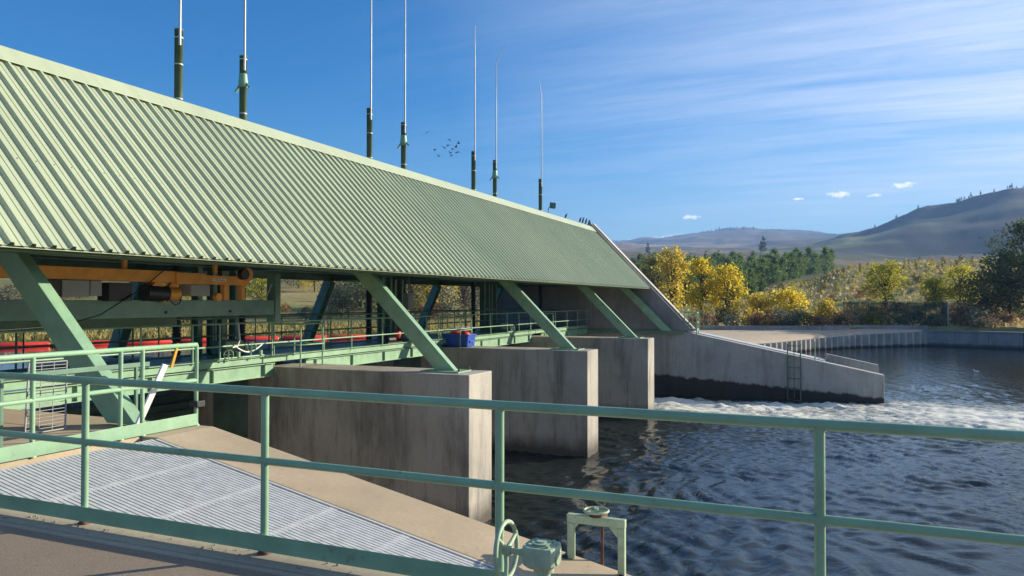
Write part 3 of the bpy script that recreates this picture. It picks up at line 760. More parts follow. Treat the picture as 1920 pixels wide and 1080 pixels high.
m = MB(); m.tube([(-.95, 42.1, slz(-.95)), (-.95, 42.1, -.42)], .03, 8); tag(m.build('steel_post', mint), 'single thin green post on the far sloping wall right of the ladder', 'post')
cg = thing('end_railing', 'small white-edged railing bay at the top of the far sloping wall', 'railing', (-7.2, 41.9, 0))
m = MB()
for (x, y) in ((-7.57, 41.84), (-6.92, 41.84), (-7.57, 42.45), (-6.92, 42.45)): m.box(x-.025, x+.025, y-.025, y+.025, slz(x), 1.02)
m.build('corner_posts', mint, cg)
for nm, z, h in (('top_rail', 1.03, .05), ('mid_rail', .5, .05), ('toe_board', .1, .12)):
    m = MB()
    m.bar((-7.6, 41.84, z), (-6.89, 41.84, z), .04, h); m.bar((-6.92, 41.861, z), (-6.92, 42.44, z), .04, h); m.build(nm, mint, cg)
m = MB()
for x in (-7.35, -7.14): m.box(x-.012, x+.012, 41.83, 41.85, .05, 1.0)
m.build('balusters', mint, cg)
railing('wall_railing', 'railing of thin posts along the foot of the concrete end wall', [(-14.2, 41.8), (-7.7, 41.8)], [(-13.31, 41.8), (-11.86, 41.8), (-10.38, 41.8), (-8.97, 41.8)], h=1.0, mid=.5, r=.018, pr=.022, base=.0, foot=False, mat=mint)
# the railing stands on a ledge on the near edge of the wall
m = MB(); m.box(-14.3, -7.58, 41.55, 41.749, -.15, .02); m.build('ledge', darkgreen, fw)

# ------------------------------------------------------------------ water
def water_mat(name, base):
    m, t = newmat(name); c = t.coord()
    n1 = t.noise(2.2, 5, .6, c, .4); n2 = t.noise(7.5, 4, .6, c, .3)
    n3 = t.noise(19, 3, .6, c, .2)
    hgt = t.math('ADD', t.math('ADD', t.math('MULTIPLY', n1, .6), t.math('MULTIPLY', n2, .3)), t.math('MULTIPLY', n3, .10))
    at_ = t.n('Attribute'); at_.attribute_name = 'foam'; fo = at_.outputs['Fac']
    br = t.noise(1.7, 9, .74, t.coord((.5, 1.5, 1)), 1.8); br2 = t.noise(7, 7, .74, t.coord((.45, 1.5, 1)), 1.2)
    bb_ = t.math('ADD', t.math('MULTIPLY', br, .65), t.math('MULTIPLY', br2, .35))
    f = t.math('MULTIPLY', t.math('SUBTRACT', t.math('ADD', bb_, t.math('MULTIPLY', fo, .40)), .715), 6.0, clamp=True)
    green = t.mix(t.math('MULTIPLY', fo, 1.0, clamp=True), base, (.085, .105, .06))
    k = t.mix(f, green, (.74, .73, .64))
    nrm = t.bump(hgt, .24, .12)
    p = t.bsdf(k, t.math('MULTIPLY_ADD', f, .6, .055), 0, nrm, .5); p.inputs['IOR'].default_value = 1.333
    return m
river = water_mat('river_water', (.016, .021, .020))
def spaced(a, b, d0, grow, dmax):
    out = [a]; d = d0
    while out[-1] < b: out.append(out[-1]+d); d = min(d*grow, dmax)
    return np.array(out)
xs = np.concatenate([-np.array([18, 17.2])[::1], spaced(-16.4, 26, .11, 1.0, .11), spaced(26.4, 320, .5, 1.13, 30)])
ys = np.concatenate([np.array([-60, -40, -25, -15, -8, -3, 1, 3.5, 5.5, 6.6]), spaced(7.3, 34, .105, 1.0, .12), spaced(34.12, 140, .12, 1.012, .9)])
Xg, Yg = np.meshgrid(xs, ys)
r2 = np.random.default_rng(3)
wx = Xg+.9*fbm(Xg*.22, Yg*.22, 3, 5)*4; wy_ = Yg+.9*fbm(Xg*.22+40, Yg*.22, 3, 6)*4
Zg = np.zeros_like(Xg)
for i in range(34):
    lam = .30*(5.5)**r2.random(); th_ = rad(20)+r2.normal()*.95
    kx, ky = math.cos(th_)*2*math.pi/lam, math.sin(th_)*2*math.pi/lam
    ph = r2.random()*6.28; amp = .0070*lam**.75
    sN = np.sin(kx*wx+ky*wy_+ph); Zg += amp*(1-2*np.abs(sN)**.8 if i % 3 else sN)
mod = .55+.95*np.clip(fbm(Xg*.12, Yg*.16, 3, 9)+.5, 0, 1)
calm = np.clip((Yg-44)/14, 0, 1); Zg *= mod*(1-.72*calm)
# turbulent outflow of the raised gate
cy = 36.7+.04*np.clip(Xg+7, 0, 60)+.5*np.sin(Xg*.5)
wN = 2.6+.25*np.clip(Xg+8, 0, 40)
up_ = np.where(Yg > cy, 1.15, .95)
foam = np.exp(-np.abs((Yg-cy)/(wN*up_))**3)*np.clip((Xg+16)/4, 0, 1)*np.clip(1.25-(Xg-8)/34, .25, 1)
inner = ((Yg > 34.05) & (Yg < 41.8)) | (Xg > -7.4)
foam = np.where(inner, foam, 0)
foam *= .78+.7*(fbm(Xg*.35, Yg*.5, 4, 21)+.2)
streak = np.exp(-((Yg-(29.8+.1*(Xg+5)+.5*np.sin(Xg*.7)))/.35)**2)*.45*np.clip(1-np.abs(Xg-0)/9, 0, 1)
streak += np.exp(-((Yg-(24.5+.16*Xg+.4*np.sin(Xg*.9)))/.14)**2)*.42*np.clip(1-np.abs(Xg-5)/6, 0, 1)
foam = np.clip(foam+streak*(fbm(Xg*1.2, Yg*2.5, 3, 30)+.5), 0, 1.2)
turb = fbm(Xg*.55, Yg*.75, 5, 33, .6)
Zg += np.clip(foam, 0, 1)*(turb*.42+.16)
Zg += ZW
nx, ny = len(xs), len(ys)
me = bpy.data.meshes.new('river_water')
me.vertices.add(nx*ny); me.vertices.foreach_set('co', np.stack([Xg, Yg, Zg], -1).astype(np.float32).ravel())
ii = (np.arange(ny-1)[:, None]*nx+np.arange(nx-1)[None]).ravel()
q = np.stack([ii, ii+1, ii+1+nx, ii+nx], -1).astype(np.int32)
me.loops.add(q.size); me.loops.foreach_set('vertex_index', q.ravel())
me.polygons.add(len(q)); me.polygons.foreach_set('loop_start', np.arange(0, q.size, 4, dtype=np.int32)); me.polygons.foreach_set('use_smooth', np.ones(len(q), bool))
me.update(calc_edges=True)
af = me.attributes.new('foam', 'FLOAT', 'POINT'); af.data.foreach_set('value', foam.astype(np.float32).ravel())
me.materials.append(river)
wo = bpy.data.objects.new('river_water', me); COL.objects.link(wo); tag(wo, kind='structure')
# upstream pool
m = MB()
pool = [(-15.9, 7.65), (-15.9, 41.9), (-20, 41.9), (-22, 50), (-30, 58), (-48, 72), (-400, 160), (-400, -300), (-22.1, -300), (-22.1, 7.65)]
m.add([(x, y, ZP) for x, y in pool], [tuple(range(len(pool)))])
pm, t = newmat('pool_water'); c = t.coord()
p = t.bsdf((.02, .024, .02), .05, 0, t.bump(t.noise(1.6, 4, .6, t.coord((1, .6, 1)), .3), .12, .05)); p.inputs['IOR'].default_value = 1.333
tag(m.build('pool_water', pm), kind='structure')

# ------------------------------------------------------------------ terrain
KPX = [-300, 0, 500, 900, 1160, 1390, 1500, 1600, 1750, 1920, 2400]
KAZ = np.array([azpx(p) for p in KPX])
KR = np.array([110, 160, 220, 300, 420, 700, 1200, 1800, 2600, 4000, 6000.])
KY = np.array([
 [598, 560, 532, 510, 492, 480, 472, 466, 462, 458, 452],
 [598, 562, 532, 508, 492, 480, 470, 465, 460, 455, 450],
 [597, 560, 532, 508, 495, 480, 470, 465, 460, 455, 450],
 [598, 572, 545, 520, 502, 482, 475, 470, 462, 452, 452],
 [605, 592, 574, 538, 503, 484, 478, 474, 468, 457, 456],
 [608, 575, 560, 534, 504, 486, 478, 474, 468, 434, 438],
 [608, 550, 534, 524, 503, 488, 480, 468, 460, 438, 440],
 [606, 540, 500, 512, 510, 496, 482, 442, 455, 443, 443],
 [606, 535, 492, 504, 508, 497, 486, 398, 425, 430, 430],
 [606, 530, 490, 500, 505, 494, 480, 360, 385, 400, 400],
 [606, 530, 485, 490, 490, 470, 440, 330, 350, 380, 380]], float)
KZ = np.zeros_like(KY)
for i, a in enumerate(KAZ):
    KZ[i] = EYE+(565.5-KY[i])/F_PX*KR*max(.35, math.cos(rad(a)+YAW))
RBK = np.array([(-180, 17), (-122, 22), (-112, 95), (-80, 78), (-70, 63), (-60, 54), (-50, 53), (-42, 54), (-36, 55.5), (-30, 58), (-25, 60), (-20, 66), (-14, 78), (-9.2, 84), (-1, 88.7), (1.9, 95.5), (5.7, 100.3), (11, 98.7), (20, 99.5), (40, 122), (60, 170), (85, 250), (98, 70), (110, 26), (180, 17)])
def rbank(a): return np.interp(a, RBK[:, 0], RBK[:, 1])
def Hz(a, r):
    a = np.asarray(a, float); r = np.asarray(r, float)
    lr = np.log(np.clip(r, 110, 6000)); L = np.log(KR)
    cols = np.array([np.interp(lr, L, KZ[i]) for i in range(len(KAZ))])      # (K, ...)
    ac = np.clip(a, KAZ[0], KAZ[-1]); idx = np.clip(np.searchsorted(KAZ, ac)-1, 0, len(KAZ)-2)
    w = (ac-KAZ[idx])/(KAZ[idx+1]-KAZ[idx]); w = w*w*(3-2*w)
    z = np.take_along_axis(cols, idx[None], 0)[0]*(1-w)+np.take_along_axis(cols, (idx+1)[None], 0)[0]*w
    rb = rbank(a); z0 = np.where((a > -17) & (a < 60), -1.35, -.75)
    f = np.clip((r-rb)/np.maximum(110-rb, 4), 0, 1)
    zn = z0*(1-f)+z*f
    back = np.clip((np.abs(a+20)-75)/25, 0, 1)
    zb = -.5+np.clip((r-200)/3000, 0, 1)**1.5*260
    zz = zn*(1-back)+zb*back
    x = r*np.sin(np.radians(a)); y = r*np.cos(np.radians(a))
    amp = np.clip((r-rb-6)/400, 0, 1)*4+np.clip((r-600)/1500, 0, 1)*60+np.clip((r-rb-2)/20, 0, 1)*.25
    nz = fbm(x/260, y/260, 6, 2, .55)*np.clip((r-500)/900, 0, 1)*1.0+fbm(x/38, y/38, 4, 8)*(1-np.clip((r-500)/900, 0, 1))
    return zz+nz*amp
A = np.concatenate([np.arange(-180, -66, 3), np.arange(-66, 16, .3), np.arange(16, 180, 3)])
NR = 170
tt = np.linspace(0, 1, NR)**.9
RB = rbank(A)
Rr = RB[None]*np.exp(tt[:, None]*np.log(6800/RB[None]))
Ag = np.repeat(A[None], NR, 0)
Zt = Hz(Ag, Rr)
Zt = np.concatenate([np.full((1, len(A)), -6.0), Zt]); Rr = np.concatenate([RB[None], Rr]); Ag = np.repeat(A[None], NR+1, 0)
Xt = Rr*np.sin(np.radians(Ag)); Yt = Rr*np.cos(np.radians(Ag))
na_, nr_ = len(A), NR+1
me = bpy.data.meshes.new('terrain'); me.vertices.add(na_*nr_)
me.vertices.foreach_set('co', np.stack([Xt, Yt, Zt], -1).astype(np.float32).ravel())
jj = np.arange(na_); jn = (jj+1) % na_
q = np.concatenate([np.stack([i*na_+jj, (i+1)*na_+jj, (i+1)*na_+jn, i*na_+jn], -1) for i in range(nr_-1)]).astype(np.int32)
me.loops.add(q.size); me.loops.foreach_set('vertex_index', q.ravel()); me.polygons.add(len(q))
me.polygons.foreach_set('loop_start', np.arange(0, q.size, 4, dtype=np.int32)); me.polygons.foreach_set('use_smooth', np.ones(len(q), bool)); me.update(calc_edges=True)
# land cover colours, with some hill shade put into them
n1 = fbm(Xt/22, Yt/22, 4, 50)+.5; n2 = fbm(Xt/9, Yt/9, 4, 51)+.5; n3 = fbm(Xt/170, Yt/110, 4, 52)+.5; n4 = fbm(Xt/420, Yt/300, 5, 53)+.5
def C(*c): return np.array(c)[None, None]
def lerp(f, a, b): return a*(1-f[..., None])+b*f[..., None]
st = lambda v, a, b: np.clip((v-a)/(b-a), 0, 1)
near = lerp(st(n1, .35, .65), C(.42, .33, .13), C(.27, .30, .09)); near = lerp(st(n2, .5, .7), near, C(.50, .39, .18))
grass = lerp(st(n1, .35, .65), C(.27, .24, .07), C(.16, .19, .05))
left = st(-Ag, 22, 30)*st(-Rr, -118, -100)
near = lerp(left, near, grass)
mid = lerp(st(n3, .42, .58), C(.28, .21, .12), C(.10, .13, .05))
hill = lerp(st(n4, .4, .62), C(.095, .075, .06), C(.045, .047, .04)); hill = lerp(st(n3, .58, .68)*.8, hill, C(.14, .16, .065))  # dark tones also put the backlit hill's shade into its colour
far = lerp(st(n4, .42, .6), C(.26, .19, .13), C(.09, .085, .075)); far = lerp(st(n3, .53, .6), far, C(.46, .36, .23)); far = lerp(np.exp(-((Rr-2300)/420)**2)*st(n4, .45, .6), far, C(.50, .40, .26))  # darker noise tone stands in for shadows on the far hill
patch = np.exp(-((Ag-1.0)/3.6)**2)*np.exp(-((Rr-1430-40*(Ag-1))/95)**2)*st(n3+.5*n2, .45, .75); hill = lerp(np.clip(patch*1.6, 0, 1), hill, C(.24, .27, .10))
colr = lerp(st(Rr, 160, 320), near, mid); rightf = st(Ag, -7, 0)
colr = lerp(st(Rr, 700, 1150), colr, lerp(rightf, far, hill))
ca = me.color_attributes.new('cover', 'FLOAT_COLOR', 'POINT')
ca.data.foreach_set('color', np.concatenate([np.broadcast_to(colr, Xt.shape+(3,)), np.ones(Xt.shape+(1,))], -1).astype(np.float32).ravel())
tm, t = newmat('terrain_cover')
a_ = t.n('Attribute'); a_.attribute_name = 'cover'
nn = t.noise(.9, 6, .7, t.coord()); nb = t.noise(.06, 6, .7, t.coord())
k = t.mix(t.ramp(nn, [(.35, .45), (.65, 0)]), a_.outputs['Color'], (.05, .04, .025)); k = t.mix(t.ramp(nb, [(.4, .35), (.6, 0)]), k, (.06, .055, .035))
t.bsdf(k, .95, 0, t.bump(nn, .6, .3), .1)
me.materials.append(tm)
to = bpy.data.objects.new('terrain', me); COL.objects.link(to); tag(to, kind='structure')

# far bank: apron, sheet piles, low wall, retaining wall, screen fence
front = [(-14, 62, -1.9), (-8.6, 70, -2.3), (-5.4, 76.9, -2.32), (-2.14, 85.2, -2.25), (1.85, 91.4, -2.05), (9.3, 98.4, -1.78)]
backl = [(-24, 78, -1.45), (-17, 82.2, -1.45), (-13.4, 83.5, -1.45), (-1.35, 88.6, -1.45), (2.4, 95.0, -1.5), (9.9, 99.8, -1.6)]
m = MB(); n = len(front); rows_ = []
for f, b in zip(front, backl):
    f, b = Vector(f), Vector(b); d = (b-f).normalized()
    rows_.append([f+Vector((0, 0, -.22)), f+d*.25+Vector((0, 0, -.06)), f+d*.9+Vector((0, 0, .12)), f.lerp(b, .4)+Vector((0, 0, .16)), f.lerp(b, .75)+Vector((0, 0, .08)), b, b+d*1.2+Vector((0, 0, -.1))])
vs = sum(rows_, []); k = 7; fs = []
for i in range(n-1):
    for j in range(k-1): fs.append((i*k+j, (i+1)*k+j, (i+1)*k+j+1, i*k+j+1))
m.add(vs, fs, True)
sand, t = newmat('sandy_gravel'); c = t.coord(); t.bsdf(t.mix(t.noise(1.2, 6, .7, c), (.34, .27, .19), (.56, .46, .33)), .95, 0, t.bump(t.noise(9, 5, .7, c), .4, .05))
tag(m.build('gravel_apron', sand), kind='structure')
m = MB(); m.box(-23, -8, 42.402, 90, -3, -1.62); m.v = [(x, y, z) for x, y, z in m.v]
m.v[1] = (-8.8, 43.76, -3); m.v[5] = (-8.8, 43.76, -1.62); m.v[0] = (-23, 43.76, -3); m.v[4] = (-23, 43.76, -1.62); m.v[2] = (-14, 80, -3); m.v[6] = (-14, 80, -1.62)
tag(m.build('backfill_ground', sand), kind='structure')
def along(pl, step):
    out = []
    for (a, b) in zip(pl[:-1], pl[1:]):
        a, b = Vector(a), Vector(b); n = max(1, int((b-a).length/step))
        for i in range(n): out.append(a.lerp(b, i/n))
    out.append(Vector(pl[-1])); return out
pl = along([Vector(f) for f in front[1:]], .268)
m = MB(); prev = None; ring_ = []
for i, p in enumerate(pl):
    d = (pl[min(i+1, len(pl)-1)]-pl[max(i-1, 0)]).normalized(); nrm = Vector((d.y, -d.x, 0)).normalized()
    off = (.0, .5)[(i//2) % 2]
    ring_.append((p+nrm*off))
vs = [(p.x, p.y, -6) for p in ring_]+[(p.x, p.y, p.z-.02) for p in ring_]+[(p.x-.9, p.y+.45, p.z-.02) for p in ring_]
k = len(ring_); fs = []
for i in range(k-1): fs.append((i, i+1, i+1+k, i+k)); fs.append((i+k, i+1+k, i+1+2*k, i+2*k))
m.add(vs, fs)
tag(m.build('sheet_pile_wall', concrete('sheet_pile_steel', (.50, .47, .42), .3, (-3.15, 0, .2, (.07, .06, .05)))), 'corrugated sheet pile wall below the sandy apron across the river', 'wall')
m = MB(); bl = [Vector(b) for b in backl]
for a, b in zip(bl[:-1], bl[1:]): m.bar(a+Vector((0, 0, .12)), b+Vector((0, 0, .12)), .3, .62)
tag(m.build('low_barrier_wall', conc_far), 'low grey concrete barrier between the sandy apron and the brown brush', 'wall')
rwall = thing('retaining_wall', 'long straight concrete bank wall at the right behind the calm water', 'wall', (20, 96, -2))
rl = [(9.35, 98.5), (18.5, 95.6), (34, 93.5), (60, 96), (110, 112), (200, 150)]
segs = along([Vector((x, y, 0)) for x, y in rl], 2.7)
for i in range(min(len(segs)-1, 60)):
    a, b = segs[i], segs[i+1]; d = (b-a).normalized(); 
    m = MB(); m.bar(a+d*.02+Vector((0, 0, -3.9)), b-d*.02+Vector((0, 0, -3.9)), .5, 4.2); m.build('wall_panel', conc_far, rwall)
m = MB()
for a, b in zip(rl[:-1], rl[1:]): m.bar((a[0], a[1], -1.72), (b[0], b[1], -1.72), .7, .16)
m.build('capping', conc_far, rwall)
m = MB(); m.add([(9.4, 98.7, -1.75), (18.5, 95.8, -1.75), (34, 93.7, -1.75), (60, 96.2, -1.75), (110, 112, -1.75), (120, 135, -1.6), (60, 125, -1.6), (20, 112, -1.5), (9, 106, -1.5)], [tuple(range(9))])
tag(m.build('bank_top_ground', tm), kind='structure')
ca = m and bpy.data.objects['bank_top_ground'].data.color_attributes.new('cover', 'FLOAT_COLOR', 'POINT')
ca.data.foreach_set('color', [.17, .14, .08, 1]*9)

sc = thing('windscreen_fence', 'tall fence with dark green windscreen mesh in front of the yellow-green tree', 'fence', (6, 101, -1.6))
f0, f1 = Vector((1.0, 100.2, -1.75)), Vector((12.15, 101.5, -1.75))
nsp = [0, .105, .245, .40, .62, .79, .955, 1.0]
meshm, t = newmat('windscreen_mesh'); 
d = t.n('BsdfDiffuse'); d.inputs[0].default_value = (.045, .075, .055, 1); tp = t.n('BsdfTransparent'); mx = t.n('MixShader')
wv = t.noise(1.1, 3, .6, t.coord()); t.l(t.ramp(wv, [(.3, .35), (.7, .6)]), mx.inputs[0]); t.l(d.outputs[0], mx.inputs[1]); t.l(tp.outputs[0], mx.inputs[2]); t.l(mx.outputs[0], t.out.inputs['Surface'])
for i, u in enumerate(nsp):
    p = f0.lerp(f1, u); m = MB(); m.tube([p-Vector((0, 0, .3)), p+Vector((0, 0, 3.42))], .075 if u == 1 else .04, 8); m.build('fence_post', rodmetal if u == 1 else darkgreen, sc)
m = MB()
for i in range(len(nsp)-1):
    a, b = f0.lerp(f1, nsp[i]), f0.lerp(f1, nsp[i+1]); o = Vector((0, -.06, 0))
    for z0 in range(1): m.bar(a+o+Vector((0, 0, 1.62)), b+o+Vector((0, 0, 1.62)), .012, 3.3)
m.build('windscreen', meshm, sc)
m = MB(); m.tube([f0+Vector((0, 0, 3.4)), f1+Vector((0, 0, 3.4))], .03, 6); m.build('top_rail', darkgreen, sc)

# ------------------------------------------------------------------ floating boom
BM = [(-62, 4), (-52, 18), (-44.5, 26), (-40.5, 31.5), (-36.8, 38), (-33, 42.5), (-29.5, 46.8), (-26.5, 50.5)]
pts = along([Vector((x, y, ZP)) for x, y in BM], .25)
L_ = [0]
for a, b in zip(pts[:-1], pts[1:]): L_.append(L_[-1]+(b-a).length)
def pos(s): 
    i = max(0, min(len(pts)-2, int(np.searchsorted(L_, s))-1)); return pts[i].lerp(pts[i+1], (s-L_[i])/max(1e-6, L_[i+1]-L_[i]))
m = MB(); seg = 3.3
m.tube([(-seg*.47, 0, .08), (-seg*.45, 0, .08), (-seg*.43, 0, .08), (seg*.43, 0, .08), (seg*.45, 0, .08), (seg*.47, 0, .08)], [.08, .17, .21, .21, .17, .08], 14)
fl0 = thing('boom_float', 'red float of the boom chain on the pool behind the gates', 'float', (0, 0, 0), 'red floats of the boom chain')
m.build('float_body', redp, fl0)
m = MB(); m.tube([(-seg*.5, 0, .08), (-seg*.46, 0, .08)], .05, 8); m.tube([(seg*.46, 0, .08), (seg*.5, 0, .08)], .05, 8); m.build('coupling', blackp, fl0)
nfl = int(L_[-1]/seg)
for i in range(nfl):
    s = (i+.5)*seg; p = pos(s); d = (pos(s+.5)-pos(s-.5)); o = fl0 if i == 0 else copy_tree(fl0)
    o.location = (p.x, p.y, ZP+random.uniform(-.03, .03)); o.rotation_euler = (0, 0, math.atan2(d.y, d.x))

# ------------------------------------------------------------------ vegetation
def leaf(m, c, s, R):
    a = R.uniform(0, 6.283); tl = math.acos(R.uniform(-1, 1)); n = Vector((math.sin(tl)*math.cos(a), math.sin(tl)*math.sin(a), math.cos(tl)))
    x = n.orthogonal().normalized(); y = n.cross(x); w = s*R.uniform(.6, 1.2); h = s*R.uniform(.35, .8)
    m.add([c-x*w, c-y*h, c+x*w, c+y*h], [(0, 1, 2, 3)])
def tree_mesh(seed, h, rx, base, clumps, per, ls, spread=.5, shape='round', trunk=True):
    R = random.Random(seed); cm, tk = MB(), MB()
    if trunk:
        top = h*.72; bend = Vector((R.uniform(-.3, .3), R.uniform(-.3, .3), 0))
        tk.tube([(0, 0, -.3), (bend.x*.3, bend.y*.3, h*.3), (bend.x, bend.y, top)], [h*.022, h*.017, h*.005], 7)
    for i in range(clumps):
        if shape == 'cone':
            u = R.random()**1.35; zz = base+(h-base)*u; rr = rx*(1-u)**.85*math.sqrt(R.uniform(.15, 1)); sp_ = spread*(1-.7*u)
        elif shape == 'shrub':
            u = R.random(); zz = h*(.12+.78*u); rr = rx*math.sqrt(R.random())*math.sqrt(max(0, 1-(u*.85)**2)); sp_ = spread
        else:
            u = R.random(); zz = base+(h-base)*u; k = math.sin(math.pi*(.12+.83*u))**.6; rr = rx*k*math.sqrt(R.uniform(.1, 1)); sp_ = spread
        a = R.uniform(0, 6.283); c = Vector((rr*math.cos(a), rr*math.sin(a), zz))
        if trunk and shape != 'cone' and R.random() < .55:
            z0 = R.uniform(.22, .6)*h; tk.tube([(0, 0, z0), (c.x*.55, c.y*.55, z0+(zz-z0)*.65), tuple(c)], [h*.009, h*.006, h*.002], 5, False)
        fl_ = .55 if shape == 'cone' else .7
        n = int(per*R.uniform(.5, 1.4))
        for j in range(n):
            p = c+Vector((R.gauss(0, sp_), R.gauss(0, sp_), R.gauss(0, sp_*fl_)))
            if p.z < .05: p.z = R.uniform(.05, .4)
            leaf(cm, p, ls*R.uniform(.7, 1.3), R)
    return cm, (tk if trunk else None)
def make_tree(name, label, cat, mat, loc, args, group=None, rot=None, sc=1.0):
    cm, tk = tree_mesh(*args) if not isinstance(args, dict) else tree_mesh(**args)
    root = thing(name, label, cat, (0, 0, 0), group)
    cm.build('crown', mat, root)
    if tk and tk.v: tk.build('trunk', bark, root)
    root.location = loc; root.scale = (sc,)*3
    if rot is not None: root.rotation_euler = (0, 0, rot)
    return root
def gz(px, r): x, y = at(px, r); return (x, y, float(Hz(np.array([azpx(px)]), np.array([r]))[0]))
# big individual trees on the far bank: px, range, h, rx, material, label
far_trees = [
 (1316, 97, 8.2, 2.0, leaf_yellow, 'bright yellow tree, the middle one right of the roof end'),
 (1260, 104, 10.0, 2.4, leaf_gold, 'tall golden tree nearest the sloping end of the roof'),
 (1362, 97, 7.3, 1.9, leaf_yellow, 'yellow tree with a forked dark trunk, third right of the roof end'),
 (1226, 112, 9.0, 2.6, leaf_olive, 'olive brown tree half hidden behind the sloping concrete end wall'),
 (1424, 98, 4.1, 1.8, leaf_gold, 'low golden tree left of the wider yellow bush tree'),
 (1484, 98, 4.6, 2.6, leaf_yellow, 'wide yellow bush tree in the middle of the far bank'),
 (1552, 97, 3.2, 1.3, leaf_gold, 'small golden bush tree just left of the windscreen fence'),
 (1660, 121, 6.7, 2.9, leaf_ygreen, 'yellow-green tree standing behind the windscreen fence'),
 (1752, 126, 4.3, 1.6, leaf_ygreen, 'slim yellow tree above the right end of the windscreen fence'),
 (1800, 128, 5.4, 2.4, leaf_ygreen, 'yellow-green tree against the big dark tree at the right'),
 (1846, 110, 5.6, 3.2, leaf_olive, 'broad olive tree right of the windscreen fence end'),
 (1940, 118, 11.6, 5.6, leaf_dark, 'tall dark green tree filling the right edge'),
 (1893, 112, 8.2, 3.8, leaf_dark, 'dark green tree below and left of the tallest tree at the right edge'),
]
for i, (px, r, h, rx, mt, lb) in enumerate(far_trees):
    make_tree('broadleaf_tree', lb, 'tree', mt, gz(px, r), (100+i, h, rx, h*(.16 if h < 7 else .2), int(44+rx*(12 if mt != leaf_dark else 22)), 38, .13+.006*h, .34+.045*rx, 'round' if h > 5 else 'shrub'), rot=i*1.3)
# brown brush along the barrier
shp = []
for k, (mt, nm, lb) in enumerate([(leaf_brown, 'dry_shrub', 'brown leafless shrub in the brush behind the low barrier'), (leaf_sage, 'sage_shrub', 'grey-green shrub in the brush on the far bank'), (leaf_gold, 'golden_shrub', 'small golden shrub in the brush on the far bank'), (leaf_olive, 'olive_shrub', 'dull olive shrub in the brush on the far bank')]):
    for s in range(2):
        cm, tk = tree_mesh(300+k*7+s, 1.9, 1.5, 0, 20, 26, .16, .3, 'shrub', False)
        o = cm.build(nm, mt); tag(o, lb, 'shrub', nm.replace('_', ' ')+'s on the far bank'); shp.append([o, 0])
def put(proto, loc, sc, rz):
    o = proto[0] if proto[1] == 0 else proto[0].copy()
    if proto[1]: COL.objects.link(o)
    proto[1] += 1; o.location = loc; o.scale = (sc, sc, sc*random.uniform(.8, 1.25)); o.rotation_euler = (0, 0, rz); return o
R = random.Random(5)
for i in range(60):
    px = R.uniform(1215, 1900); r = rbank(azpx(px))+R.uniform(1.2, 7)
    put(shp[R.choice([0, 1, 0, 1, 0, 1, 2, 3, 6, 7, 4])], gz(px, float(r)), R.uniform(.55, 1.05), R.uniform(0, 6))
for i in range(52):
    px = R.uniform(1380, 1950); r = R.choice([R.uniform(104, 120), R.uniform(106, 165)])
    put(shp[R.choice([0, 1, 2, 3, 2, 3, 6, 7, 1, 5])], gz(px, r), R.uniform(.4, .95), R.uniform(0, 6))
# orchard rows of young trees on the slope
orch = []
for k, (mt, nm, lb) in enumerate([(leaf_olive, 'young_orchard_tree', 'young dull green fruit tree in the planted rows on the slope'), (leaf_straw, 'straw_orchard_tree', 'straw-coloured young fruit tree in the planted rows on the slope'), (leaf_ygreen, 'green_orchard_tree', 'young yellow-green fruit tree in the planted rows on the slope')]):
    cm, tk = tree_mesh(400+k, 1.35, .34, .12, 8, 18, .12, .19, 'round', True)
    nb = len(cm.v); cm.v += tk.v; cm.f += [tuple(i+nb for i in f) for f in tk.f]; cm.sm += tk.sm; cm.m += tk.m
    o = cm.build(nm, mt); tag(o, lb, 'young tree', nm.replace('_', ' ')+'s on the slope'); orch.append([o, 0])
for row in range(13):
    r = 150+row*6.5
    n = 19
    for k in range(n):
        px = 1425+row*4+(1925-1425-row*4)*(k+R.uniform(-.25, .25))/(n-1)
        if r < 165 and px < 1520: continue
        put(orch[R.choice([0, 0, 2, 0, 2, 1])], gz(px, r+R.uniform(-1.5, 1.5)), R.uniform(.55, .95), R.uniform(0, 6))
# conifer plantation
con = []
for s in range(3):
    cm, tk = tree_mesh(500+s, 7.8, 1.45, .5, 46, 24, .28, .5, 'cone' if s == 0 else 'round', False)
    cm.mi = 0
    o = cm.build('plantation_conifer', leaf_conifer); tag(o, 'dark green conifer in the dense plantation beyond the yellow trees', 'conifer', 'conifers of the dense plantation'); con.append([o, 0])
cnt = 0
for row in range(18):
    r = 190+row*12.5
    for k in range(24):
        px = 1165+(1600-1165)*(k+R.uniform(-.4, .4))/23
        lim = 1400+row*11.5
        if px > lim: continue
        if cnt >= 290: continue
        put(con[R.randrange(3)], gz(px, r+R.uniform(-3, 3)), R.uniform(.82, 1.18), R.uniform(0, 6)); cnt += 1
# scattered trees on the hill skylines
sky_t = []
cm, tk = tree_mesh(600, 12, 3.2, 1, 26, 16, .9, .7, 'cone', False)
o = cm.build('skyline_pine', leaf_dark); tag(o, 'tiny dark pine on the skyline of the hills', 'pine', 'pines on the hill skylines'); sky_t = [o, 0]
for i in range(70):
    px = R.choice([R.uniform(1300, 1580), R.uniform(1330, 1500), R.gauss(1400, 40)]); r = R.uniform(3850, 4150)
    if 1150 < px < 1600: put(sky_t, gz(px, r), R.uniform(.6, 1.15), R.uniform(0, 6))
for i in range(26):
    px = R.choice([R.uniform(1780, 1830), R.uniform(1885, 1935), R.uniform(1640, 1900)]); put(sky_t, gz(px, R.uniform(1770, 1830)), R.uniform(.3, .75), R.uniform(0, 6))
for px, r, s in ((1215, 900, 1.0), (1432, 1000, 1.5), (1428, 1003, 1.2)): put(sky_t, gz(px, r), s, 1)
